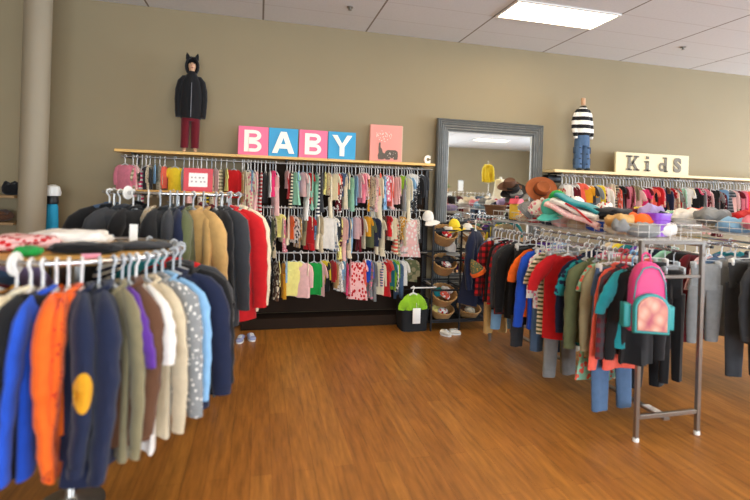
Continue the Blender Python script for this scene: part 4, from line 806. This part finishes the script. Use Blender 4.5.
def brim_hat(label, loc, rot, c, br=.14, cr=.075, ch=.09, pinch=True, band=None, floppy=.012, group=None):
    t = thing('brimmed_hat', label, 'hat', loc, 0, group); t.rotation_euler = rot; n = 36
    m = simple('felt_'+c.replace(' ', '_'), PAL.get(c, (150,78,34)), .85, var=.15, scale=25, bump=.1)
    def ring(r, z, wv, e=1.0): return [(r*math.cos(a)*e, r*.9*math.sin(a), z+wv*math.sin(2*a)) for a in [2*PI*k_/n for k_ in range(n)]]
    b_ = MB(); b_.loft([ring(cr*.97, .0, 0), ring(br*.8, -.004, floppy*.6), ring(br, .006, floppy), ring(br*1.0, .011, floppy), ring(br*.8, .002, floppy*.6), ring(cr*.97, .008, 0)], cap=False); b_.build('brim', m, t)
    cw = MB(); rings = [ring(cr, 0, 0), ring(cr*.98, ch*.4, 0), ring(cr*.92, ch*.85, 0), ring(cr*.8, ch, .004), ring(cr*.5, ch*(.86 if pinch else 1.04), .006), ring(cr*.1, ch*(.78 if pinch else 1.06), 0)]; cw.loft(rings); cw.build('crown', m, t)
    MB().loft([ring(cr*1.02, .006, 0), ring(cr*1.015, .03, 0)], cap=False).build('band', simple('hat_band_'+(band or 'brown'), PAL[band or 'brown'], .7), t); return t
def cap_hat(label, loc, rot, c, c2=None, r=.072, pat='plain', group=None):
    t = thing('baseball_cap', label, 'cap', loc, 0, group); t.rotation_euler = rot; m = fabric(c, pat, c2 if pat != 'plain' else None)
    MB().lathe([(r, 0), (r*1.01, .02), (r*.93, .055), (r*.7, .085), (r*.35, .1), (.006, .104)], 24).build('crown', m, t)
    v = MB(); n = 12; rings = []
    for i in range(5):
        q = i/4; rings.append([((r+.075*q)*math.sin(a)*(1-.08*q), -(r*math.cos(a)+.075*q*math.cos(a)**.5 if math.cos(a) > 0 else 0)-.0, .006-.018*q-.012*math.sin(a)**2) for a in [-1.15+2.3*k_/n for k_ in range(n+1)]])
    vs = [p for r_ in rings for p in r_]; v.add(vs, [(i*(n+1)+k_, i*(n+1)+k_+1, (i+1)*(n+1)+k_+1, (i+1)*(n+1)+k_) for i in range(4) for k_ in range(n)])
    vz = v.build('visor', fabric(c2 or c), t); sm = vz.modifiers.new('t', 'SOLIDIFY'); sm.thickness = .004
    MB().ell((0, 0, .105), (.008, .008, .005), 8, 4).build('button', fabric(c2 or c), t); return t
# base heap lying in the long basket
heap = [('grey', 'plain'), ('white', 'plain'), ('cream', 'plain'), ('brown', 'plain'), ('blue', 'plain'), ('white', 'floral'), ('beige', 'plain'), ('black', 'plain'), ('pale pink', 'plain'), ('yellow', 'dotted'), ('navy', 'plain'), ('red', 'plain'), ('white', 'striped'), ('teal', 'plain'), ('cream', 'dotted'), ('pink', 'plain'), ('charcoal', 'plain'), ('lilac', 'plain')]
for i, (c, p) in enumerate(heap):
    y = YN+.12+.102*i; x = 2.65+(.11 if i % 2 else -.11)
    cloth('folded_garment', '%s%s folded garment lying in the long white wire basket' % (c, '' if p == 'plain' else ' '+p), 'clothes', (x, y, 1.308), (.24, .17, .09), c, p, 'red' if p != 'plain' else None, R.uniform(-.5, .5), i, 1, 'soft things in the long wire basket')
X_ = 2.52
def spot(u, v, X=2.52): return atX(u, v, X)
brim_hat('rust brown wide brimmed felt hat tilted on top of the aisle basket', spot(541, 190, 2.5), (math.radians(68), .15, math.radians(-22)), 'rust', .142, .07, .085, band='brown')
h1 = spot(512, 192, 2.5)
brim_hat('brown felt hat topmost on the stack of dark hats', (h1.x, h1.y+.05, h1.z+.05), (.35, -.3, .2), 'brown', .13, .07, .08)
brim_hat('black flat brimmed hat in the middle of the stack of dark hats', (h1.x+.02, h1.y, h1.z), (.3, -.45, .1), 'black', .14, .07, .07, band='charcoal')
brim_hat('grey brimmed hat at the bottom of the stack of dark hats', (h1.x+.03, h1.y-.05, h1.z-.05), (.3, -.5, .0), 'grey', .13, .07, .06, band='charcoal')
p = spot(516, 221, 2.46)
th_ = thing('toy_house_bag', 'yellow toy house with pink roof standing in the aisle basket', 'toy', (p.x, p.y, 1.33), .5); th_.scale = (.82, .82, .85)
M_y = simple('yellow_vinyl', (240,204,70), .45); M_pr = simple('pink_vinyl', (226,90,110), .45)
MB().box((0, 0, .09), (.15, .11, .18), bev=.01).build('house_body', M_y, th_); MB().prism([(-.085, .18), (.085, .18), (.04, .24), (-.04, .24)], -.06, .06).build('roof', M_pr, th_, smooth=False)
MB().box((0, -.057, .06), (.04, .006, .08)).build('door', M_pr, th_, smooth=False)
for s in (-1, 1): MB().box((s*.045, -.057, .125), (.026, .006, .03)).build('window', simple('toy_window', (120,190,220), .4), th_, smooth=False)
MB().tube([(-.03, 0, .24), (-.025, 0, .265), (.025, 0, .265), (.03, 0, .24)], .006, 6).build('handle', M_pr, th_)
def basket(label, loc, rot, r0=.13, r1=.095, h=.13, mat=None, group=None):
    t = thing('wicker_basket', label, 'basket', loc, 0, group); t.rotation_euler = rot
    MB().lathe([(.001, 0), (r1, 0), (r1+.006, .01), ((r0+r1)/2+.006, h*.5), (r0, h), (r0-.012, h), ((r0+r1)/2-.008, h*.5), (r1-.01, .014), (.001, .012)], 30).build('bowl', mat or M_wick, t)
    MB().tube([(r0*math.cos(a), r0*math.sin(a), h+.004*math.sin(18*a)) for a in [2*PI*k_/54 for k_ in range(54)]], .01, 6, closed=True).build('rim', mat or M_wick, t); return t
p = spot(495, 214, 2.5); basket('small dark wicker basket at the far end of the aisle basket pile', (p.x, p.y, 1.345), (0, 0, 0), .11, .09, .1, M_wick2)
p = spot(556, 212, 2.5); cap_hat('green and yellow cap beside the rust brown hat', (p.x, p.y, 1.52), (.3, .1, -.3), 'green', 'yellow')
p = spot(550, 216, 2.4); cap_hat('aqua cap with its visor down over the aisle basket edge', (p.x, p.y, 1.45), (.5, -.2, -.6), 'aqua')
p = spot(575, 206, 2.6); cap_hat('white cap with grey visor behind the teal blanket', (p.x, p.y, 1.47), (.2, .2, .4), 'white', 'grey')
p = spot(536, 214, 2.45)
for k_, (c, l) in enumerate((('grey', 'grey knitted hat beneath the rust brown hat'), ('white', 'white floral knitted hat beneath the rust brown hat'), ('pale pink', 'pale pink knitted hat beneath the rust brown hat'))):
    o = thing('knitted_hat', l, 'hat', (p.x-.05+.06*k_, p.y+.1-.1*k_, 1.41+.015*k_)); o.rotation_euler = (.5, .6-.5*k_, 0)
    m = fabric(c, 'floral' if c == 'white' else 'plain', 'pink' if c == 'white' else None); MB().lathe([(.075, 0), (.085, .02), (.08, .06), (.05, .1), (.005, .115)], 20).build('dome', m, o); MB().lathe([(.08, -.01), (.09, -.008), (.092, .022), (.086, .026)], 20).build('cuff', m, o); MB().ell((0, 0, .125), (.02, .02, .02), 10, 6).build('pompom', m, o)
# teal and white blanket, a thick folded slab sloping over the basket edge
p = spot(578, 222, 2.45)
bl = thing('folded_blanket', 'large folded blanket, teal on top and pale pink beneath, sloping over the basket', 'blanket', (p.x-.03, p.y, 1.4), math.radians(-66)); bl.rotation_euler = (math.radians(-2), math.radians(19), math.radians(-62))
def slab(w0, l0, z0, h, sd): 
    mb = MB(); rr = random.Random(sd); ph = rr.uniform(0, 6); rings = []
    for i in range(13):
        x = -l0/2+l0*i/12; k_ = .55+.45*math.sin(PI*min(1, (i+1)/5)/2); rings.append([(x, w0/2*k_*math.copysign(abs(math.cos(a))**.5, math.cos(a)), z0+h/2+h/2*math.copysign(abs(math.sin(a))**.6, math.sin(a))+.008*math.sin(i*.8+ph+math.cos(a))) for a in [2*PI*j/20 for j in range(20)]])
    return mb.loft(rings)
slab(.3, .46, 0, .05, 1).build('lower_fold', fabric('pale pink', 'dotted', 'white'), bl); slab(.28, .4, .05, .05, 2).build('middle_fold', fabric('white'), bl); slab(.25, .38, .1, .035, 3).build('upper_fold', fabric('teal'), bl)
MB().tube([(-.05, -.14, .1), (.05, -.15, .09), (.16, -.15, .05), (.24, -.13, .02)], .007, 6).build('red_edging', fabric('red'), bl)
p = spot(604, 208, 2.7); cloth('plush_toy', 'red, white and blue crumpled cap behind the teal blanket', 'toy', (p.x, p.y, 1.42), (.12, .12, .1), 'white', 'floral', 'red', .3, 5)
p = spot(590, 207, 2.75); cd_ = thing('price_card', 'small white card with black edge standing behind the teal blanket', 'card', (p.x, p.y, 1.42), -.3); MB().box((0, 0, .06), (.11, .008, .08)).build('card_holder', M_black, cd_, smooth=False); MB().box((0, -.006, .06), (.095, .004, .045)).build('card', M_white, cd_, smooth=False)
p = spot(622, 217, 2.6); cloth('folded_jacket', 'black folded jacket lying behind the orange and tan bag', 'jacket', (p.x, p.y+.1, 1.4), (.34, .24, .08), 'black', rz=.4, seed=2, layers=2)
p = spot(630, 228, 2.5); cloth('soft_bag', 'tan soft bag lying next to the purple basket', 'bag', (p.x-.06, p.y+.02, 1.36), (.2, .15, .09), 'tan', rz=.2, seed=7); cloth('soft_bag', 'orange soft bag lying under the black folded jacket', 'bag', (p.x+.1, p.y+.02, 1.37), (.18, .15, .09), 'orange', rz=-.2, seed=8)
p = spot(620, 238, 2.36); cloth('knitted_hat', 'grey knitted hat hanging at the near edge of the long basket', 'hat', (p.x, p.y, 1.34), (.1, .1, .08), 'grey', rz=-.2, seed=8)
p = spot(655, 235, 2.72)
pb = thing('plastic_basket', 'bright purple plastic basket at the near end of the aisle basket', 'basket', (p.x, p.y, 1.31), .2); M_pu = simple('purple_plastic', (134,62,190), .35)
rr_ = lambda hw_, hd_, z: [(hw_*math.copysign(abs(math.cos(a))**.45, math.cos(a)), hd_*math.copysign(abs(math.sin(a))**.45, math.sin(a)), z) for a in [2*PI*k_/28 for k_ in range(28)]]
MB().loft([rr_(.07, .06, 0), rr_(.088, .075, .15), rr_(.092, .08, .15), rr_(.092, .08, .16), rr_(.082, .068, .16), rr_(.066, .056, .012)]).build('tub', M_pu, pb)
for z in (.04, .075, .11): MB().loft([rr_(.075+.1*(z-.02), .064+.08*(z), z), rr_(.079+.1*(z-.02), .067+.08*z, z+.006), rr_(.075+.1*(z), .064+.08*(z), z+.012)], cap=False).build('rib_band', M_pu, pb)
# heap on the second rack
h2 = [('white', .1), ('pale pink', .09), ('cream', .1), ('black', .07), ('pink', .08), ('white', .12), ('sky blue', .08), ('red', .1), ('grey', .09), ('beige', .08), ('white', .1), ('coral', .08), ('navy', .09), ('mint', .08), ('lilac', .1), ('cream', .09), ('maroon', .08), ('yellow', .07)]
for i, (c, h_) in enumerate(h2):
    cloth('folded_garment', '%s soft garment on the second rack, %s from its near end' % (c, ordw(i)), 'clothes', (4.04+(.12 if i % 2 else -.13), 2.42+.112*i, 1.308+.03*(i % 3)), (.27, .2, h_+.04), c, 'floral' if i % 4 == 1 else 'plain', 'white' if i % 4 == 1 else None, R.uniform(-.6, .6), i+40, 1, 'soft things in the second wire basket')

# far end of the aisle rack
o = garment('coat', 'navy', 'plain', None, (2.24, 4.56, 1.27), math.radians(48), .16, .76, .5, 'white', hd=.1); lab(o, 'long dark navy coat hung at the far end of the aisle rack', 'coat', None)

hb = thing('faceout_bar', 'short bar at the far end of the aisle rack holding the navy coat', 'rail', (2.24, 4.56, 1.27)); MB().tube([(0, -.12, 0), (0, .16, 0)], .009, 8).build('bar', M_chrome, hb); MB().tube([(0, .14, 0), (.17, -.1, -.03)], .009, 8).build('arm', M_chrome, hb)
p = atX(476, 262, 2.16)
wh = thing('winter_hat', 'olive hat with orange patch hanging in front of the navy coat', 'hat', (p.x, 4.3, p.z-.1)); wh.rotation_euler = (.2, -.5, -.5); wh.scale = (.75, .75, .8)
MB().lathe([(.1, 0), (.095, .03), (.07, .1), (.03, .17), (.004, .2)], 20).build('cone', fabric('olive', 'dotted', 'mustard'), wh); MB().lathe([(.1, -.012), (.108, -.01), (.108, .03), (.1, .035)], 20).build('brim', fabric('orange'), wh)

# ------------------------------------------------------------------ tiered basket stand by the mirror
BX0, BX1, BY0, BY1 = 1.93, 2.62, 4.98, 5.32
bs = thing('basket_stand', 'black tiered metal stand of wicker baskets between the baby rails and mirror', 'stand', ((BX0+BX1)/2, BY1, 0))
for x in (-.345, 0, .345):
    for y in (-.34, 0): MB().box((x, y, .6), (.018, .018, 1.2), bev=.002).build('post', M_black, bs, smooth=False)
for z in (.12, .46, .8, 1.14):
    f = MB(); f.box((0, -.34, z), (.69, .014, .02)); f.box((0, 0, z+.06), (.69, .014, .02)); 
    for x in (-.345, 0, .345): f.box((x, -.17, z+.03), (.014, .34, .016))
    f.build('tier_frame', M_black, bs, smooth=False)
MB().box((0, -.17, .1), (.69, .36, .014)).build('bottom_board', M_black, bs, smooth=False)
names = {0: 'bottom', 1: 'lower', 2: 'middle', 3: 'upper'}; colw = ['baby rails side', 'mirror side']
fills = [[('pale yellow', 'white'), ('brown', 'cream')], [('teal', 'coral', 'white'), ('navy', 'black')], [('black', 'white', 'charcoal'), ('red', 'navy', 'coral')], [('black', 'red', 'white'), ('cream', 'pale pink')]]
for r_ in range(4):
    z = (.12, .3, .66, 1.0)[r_] 
    for c_ in range(2):
        x = 2.105+.34*c_; tilt = .55 if r_ else .3
        big = (r_ == 1 and c_ == 0)
        b_ = basket('round wicker basket on the %s tier of the black stand, %s' % (names[r_], colw[c_]), (x, 5.12, z-(.1 if r_ == 0 else 0)+(.11 if r_ == 0 else 0)), (tilt, 0, 0), .15 if big else .138, .1, .14 if r_ else .1, M_wick if (r_+c_) % 3 else M_wick, 'baskets on the black stand')
        Mx = Matrix.Translation((x, 5.12, z)) @ Matrix.Rotation(tilt, 4, 'X')
        for k_, c in enumerate(fills[r_][c_]):
            q = Mx @ Vector((-.045+.045*k_, .03*(-1)**k_, (.085 if r_ else .05)+.012*k_))
            cloth('baby_bib' if k_ % 2 else 'folded_cloth', '%s soft cloth in the %s tier basket of the black stand, %s' % (c, names[r_], colw[c_]), 'cloth', q, (.13, .12, .06), c, ['plain', 'floral', 'plain'][k_], 'white' if k_ == 1 and c != 'white' else ('red' if k_ == 1 else None), k_, r_*7+k_+c_, 1, 'soft cloths in the stand baskets', tilt=tilt)
for u, v, c, c2, l in ((455, 223, 'yellow', None, 'yellow cap on top of the basket stand beside the white cap'), (466, 227, 'white', None, 'white cap on top of the basket stand near the aisle rack'), (473, 232, 'lime', 'white', 'lime green cap with white visor on top of the basket stand'), (463, 240, 'cream', None, 'cream cap lying lowest among caps on the basket stand'), (450, 246, 'white', 'grey', 'white cap with grey visor hanging out of the upper basket'), (428, 215, 'white', None, 'white cap hung on the end of the middle baby rail')):
    p = atY(u, v, 5.1); cap_hat(l, (p.x, p.y, p.z-.05), (R.uniform(.1, .5), R.uniform(-.3, .3), R.uniform(-.7, .5)), c, c2, .066)
# black tote with lime top
tb = thing('storage_tote', 'black fabric tote on the floor at the end of the baby rails', 'tote', (1.75, 5.12, 0)); rr2 = lambda a_, b_, z: [(a_*math.copysign(abs(math.cos(q))**.3, math.cos(q)), b_*math.copysign(abs(math.sin(q))**.3, math.sin(q)), z) for q in [2*PI*k_/28 for k_ in range(28)]]
MB().loft([rr2(.15, .13, 0), rr2(.165, .14, .2), rr2(.165, .14, .36), rr2(.155, .13, .36), rr2(.14, .12, .03)]).build('bag_body', simple('black_canvas', (24,24,26), .85), tb)
for s in (-1, 1): MB().tube([(-.07, s*.135, .34), (-.06, s*.13, .42), (.06, s*.13, .42), (.07, s*.135, .34)], .008, 6).build('handle', simple('black_canvas', (24,24,26), .85), tb)
o = garment('tee', 'lime', 'plain', None, (1.7, 4.95, .5), math.radians(8), .1, .17, .09, 'white', hd=.07); lab(o, 'lime green tee shirt hung low in front of the black tote', 'tee shirt', None)
ar = thing('faceout_rail', 'short white arm low at the end of the baby rails holding the lime tee', 'rail', (1.77, 4.95, .5)); MB().tube([(-.1, 0, 0), (.2, 0, .0), (.22, .5, .0)], .008, 8).build('arm', M_wplast, ar)
cp = thing('paper_tag', 'white paper tag hanging below the lime green tee shirt', 'tag', (1.73, 4.9, .1)); MB().box((0, 0, .1), (.09, .008, .17), bev=.002).build('tag_sheet', M_white, cp); MB().tube([(0, 0, .185), (0, .01, .24)], .002, 4).build('string', M_white, cp)
# shoes
def shoe(label, x, y, rz, mat, group, L=.13):
    t = thing('baby_shoe', label, 'shoe', (x, y, 0), rz, group); prof_ = [(-.5, .028, .02), (-.42, .034, .05), (-.2, .033, .055), (0, .033, .045), (.25, .037, .032), (.42, .033, .026), (.5, .018, .018)]
    mb = MB(); mb.loft([[(w_*math.cos(a), -q*L, .012+h/2+h/2*math.sin(a)) for a in [2*PI*k_/16 for k_ in range(16)]] for q, w_, h in prof_]); mb.build('upper', mat, t)
    MB().loft([[(w_*1.08*math.cos(a), -q*L*1.04, z) for q, w_, h in prof_ for a in ()] or [(.036*math.copysign(abs(math.cos(a))**.7, math.cos(a)), .52*L*math.sin(a), z) for a in [2*PI*k_/20 for k_ in range(20)]] for z in (0, .014)]).build('sole', M_wplast, t)
    for k_ in range(3): MB().tube([(-.02, -.0-.014*k_, .062-.006*k_), (0, -.0-.014*k_, .068-.006*k_), (.02, -.0-.014*k_, .062-.006*k_)], .003, 5).build('lace', M_white, t)
M_ws = simple('white_shoe', (226,220,206), .6); M_bs = simple('blue_white_shoe', (150,158,196), .6)
shoe('white baby shoe on the floor before the basket stand, toe towards the aisle', 2.04, 4.8, .6, M_ws, 'white shoes by the basket stand'); shoe('white baby shoe on the floor before the basket stand, turned sideways', 2.16, 4.83, 1.5, M_ws, 'white shoes by the basket stand')
shoe('pale blue shoe on the floor under the red coat, nearer the baby rails', -.03, 4.95, .3, M_bs, 'pale blue shoes by the tall round rack'); shoe('pale blue shoe on the floor under the red coat, nearer the coat rack', -.14, 4.9, -.2, M_bs, 'pale blue shoes by the tall round rack')

# ------------------------------------------------------------------ on the round racks
dz = 1.237
for u, v, sz, c, p_, c2, rz, ly, l in ((22, 250, (.3, .22, .06), 'pale pink', 'floral', 'red', .3, 2, 'pink floral folded blanket on the pine disc of the low rack'), (72, 246, (.36, .2, .07), 'white', 'plain', None, .1, 2, 'white folded blanket on the pine disc of the low rack'), (28, 256, (.1, .1, .04), 'green', 'plain', None, 0, 1, 'small green cloth on the pine disc under the pink blanket'),
     (85, 253, (.3, .12, .04), 'black', 'plain', None, -.1, 2, 'black folded top in front of the white blanket'), (140, 249, (.3, .14, .035), 'charcoal', 'plain', None, .1, 1, 'charcoal folded top at the aisle end of the pine disc')):
    q = at_z(u, v, dz); dx, dy = q.x-C1[0], q.y-C1[1]; dl = math.hypot(dx, dy); k_ = min(1, .3/dl) if dl else 1
    cloth('folded_garment', l, 'clothes', (C1[0]+dx*k_, C1[1]+dy*k_, dz), sz, c, p_, c2, rz, int(u), ly, 'folded things on the low round rack')
a = math.radians(-71.6+52); t = thing('price_card', 'white card standing upright on the pine disc of the low rack', 'card', (C1[0]+.2, C1[1]+.18, dz), -.2); MB().box((0, 0, .055), (.04, .006, .11)).build('card_sheet', M_white, t, smooth=False); MB().box((0, 0, .006), (.06, .04, .012)).build('card_foot', M_wplast, t, smooth=False)
t = thing('price_label', 'pink price label on the edge of the pine disc', 'label', (C1[0]+.16, C1[1]-.33, dz), .3); MB().box((0, 0, .012), (.07, .01, .024)).build('label_sheet', simple('pink_label', (232,150,170), .6), t, smooth=False)
q = atY(198, 190, 3.72); t = thing('sign_holder', 'red framed sign with a white card standing on the tall round coat rack', 'sign', (q.x, 3.72, 1.517), .0)
M_rf = simple('red_frame', (190,28,40), .45)
f = MB(); w2, h2_ = .205, .175
for s in (-1, 1): f.box((s*(w2/2-.018), 0, h2_/2), (.036, .014, h2_)); f.box((0, 0, h2_/2+s*(h2_/2-.018)), (w2-.07, .014, .036))
f.build('frame', M_rf, t, smooth=False); MB().box((0, .001, h2_/2), (w2-.06, .008, h2_-.06)).build('white_card', M_white, t, smooth=False)
ln = MB()
for z, xs in ((.105, (-.045, -.02, .01, .035)), (.075, (-.045, -.015, .02, .045))):
    for x in xs: ln.box((x, -.0045, z), (.014, .003, .012))
ln.build('faint_lettering', simple('faint_print', (170,160,160), .7), t, smooth=False); MB().box((0, .02, .004), (.16, .06, .008)).build('foot', M_rf, t, smooth=False)

# ------------------------------------------------------------------ corner by the column
ws = thing('shelf_unit', 'tan wooden shelf unit behind the column at the wall corner', 'shelves', (-2.85, 5.34, 0))
for z in (.5, .85, 1.14, 1.4): MB().box((0, 0, z), (1.14, .3, .025), bev=.002).build('shelf_board', wood_mat('tan_shelf', (150,118,78), (170,134,90)), ws, smooth=False)
for x in (-.55, .55): MB().box((x, .1, .72), (.03, .03, 1.44)).build('upright', M_black, ws, smooth=False)
cloth('handbag', 'black handbag on the top board of the tan shelf unit', 'bag', (-2.36, 5.32, 1.413), (.16, .14, .12), 'black', seed=3)
cloth('folded_garment', 'white folded towel on the top board of the tan shelf unit', 'clothes', (-2.62, 5.32, 1.413), (.2, .16, .07), 'white', seed=4, layers=2)
cloth('folded_garment', 'dark brown folded blanket on the middle board of the tan shelf unit', 'clothes', (-2.5, 5.3, 1.153), (.3, .18, .1), 'brown', seed=5, layers=2)
tw = thing('display_stand', 'narrow stand with white cap and turquoise cloth beside the column', 'stand', (-1.96, 5.2, 0))
MB().lathe([(.1, 0), (.1, .015), (.015, .03), (.012, 1.3), (.001, 1.3)], 18).build('pole', M_black, tw); body_mb(.055, .5, 0, (.9, 1.1), .035, 9, 16, 6).build('turquoise_cloth', simple('turquoise_cloth', (30,150,190), .8), tw).location = (0, 0, 1.36)
MB().lathe([(.05, 1.34), (.055, 1.36), (.05, 1.42), (.03, 1.44)], 16).build('black_neck', M_black, tw); MB().lathe([(.07, 1.42), (.075, 1.45), (.06, 1.51), (.02, 1.53)], 18).build('white_cap', M_wplast, tw)

# ------------------------------------------------------------------ the shop behind the camera, seen in the mirror
mr = thing('clothes_rack', 'rack of denim clothes seen in the mirror', 'clothes rack', (5.55, -1.0, 0))
for sx in (-.7, .7): MB().box((sx, 0, .8), (.03, .03, 1.6)).build('post', M_steel, mr, smooth=False); MB().box((sx, 0, .03), (.03, .5, .03)).build('foot', M_steel, mr, smooth=False)
MB().tube([(-.72, 0, 1.6), (.72, 0, 1.6)], .012, 8).build('hang_rail', M_chrome, mr)
for i, (k_, c) in enumerate([('trousers', 'maroon'), ('shirt', 'charcoal'), ('shirt', 'grey'), ('jacket', 'maroon'), ('cardigan', 'white'), ('jacket', 'denim'), ('trousers', 'denim'), ('jacket', 'navy'), ('coat', 'denim'), ('shirt', 'sky blue'), ('jacket', 'black')]):
    o = garment(k_, c, 'plain', None, (4.95+.12*i, -1.0, 1.6), math.radians(90+R.uniform(-25, 25)), .2, .65 if k_ != 'trousers' else .9, .5, 'white', hd=.11); lab(o, '%s %s on the rack seen in the mirror' % (c, GW[k_]), GW[k_], 'clothes on the rack seen in the mirror')
st_ = thing('garment_stand', 'tall thin chrome stand seen in the mirror', 'stand', (6.25, -1.12, 0)); MB().lathe([(.16, 0), (.16, .02), (.014, .04), (.012, 2.42), (.001, 2.43)], 18).build('pole', M_chrome, st_)
o = garment('hoodie', 'yellow', 'plain', None, (6.25, -1.17, 2.5), 1.1, .13, .5, .4, 'white', hd=.08); lab(o, 'yellow hooded top hung high on a stand, seen in the mirror', 'hooded top', None)
df = thing('dress_form', 'cream dress form on a pole, seen in the mirror', 'dress form', (6.58, -1.05, 0)); body_mb(.17, .7, 0, (.8, .8, 1.2), .12, 5, 22, 10).build('cream_dress', fabric('cream'), df).location = (0, 0, 2.02); MB().lathe([(.18, 0), (.18, .02), (.02, .04), (.02, 1.4)], 18).build('pole', M_chrome, df); MB().lathe([(.045, 2.0), (.04, 2.06), (.03, 2.08)], 16).build('neck_block', M_wplast, df)
tb2 = thing('display_table', 'white display table seen in the mirror', 'table', (6.95, -1.5, 0)); MB().box((0, 0, 1.0), (1.4, .6, .05), bev=.005).build('table_top', M_white, tb2)
for sx in (-.65, .65):
    for sy in (-.25, .25): MB().box((sx, sy, .49), (.04, .04, .98)).build('leg', M_white, tb2, smooth=False)
for i, c in enumerate(('white', 'cream', 'lime', 'white', 'sky blue', 'pink')): cloth('folded_garment', '%s folded clothing on the white table seen in the mirror' % c + (' beside the dress form' if i == 0 else ''), 'clothes', (6.45+.2*i, -1.5, 1.025), (.2, .3, .16), c, seed=i+90, layers=2, group='folded clothes on the mirror table')
pt = thing('potted_plant', 'small green potted plant seen in the mirror above the denim rack', 'plant', (5.15, -1.5, 1.62)); MB().lathe([(.05, 0), (.07, .1), (.06, .1), (.045, .01)], 16).build('pot', M_wick, pt)
lf = MB(); rr = random.Random(4)
for i in range(26):
    a = rr.uniform(0, 6.28); e = rr.uniform(.3, 1.3); L = rr.uniform(.12, .2); d = Vector((math.cos(a)*math.cos(e), math.sin(a)*math.cos(e), math.sin(e))); s_ = Vector((-math.sin(a), math.cos(a), 0))*.018; b0 = Vector((0, 0, .1))
    lf.add([b0, b0+d*L*.5+s_, b0+d*L-Vector((0, 0, .02)), b0+d*L*.5-s_], [(0, 1, 2, 3)])
lf.build('leaves', simple('leaf_green', (96,140,60), .6, var=.2), pt)
ps = thing('plant_pedestal', 'tall white pedestal under the plant seen in the mirror', 'pedestal', (5.15, -1.5, 0)); MB().box((0, 0, .8), (.25, .25, 1.6), bev=.01).build('column_block', M_white, ps); MB().box((0, 0, 1.61), (.28, .28, .02)).build('top_plate', M_white, ps)
wc = thing('wall_notice', 'white notice card on the far wall seen in the mirror', 'notice', (8.05, Y0+.02, 1.9)); MB().box((0, 0, 0), (.22, .012, .42)).build('sheet', M_white, wc, smooth=False); MB().box((0, .008, .22), (.24, .02, .02)).build('clip', M_steel, wc, smooth=False)
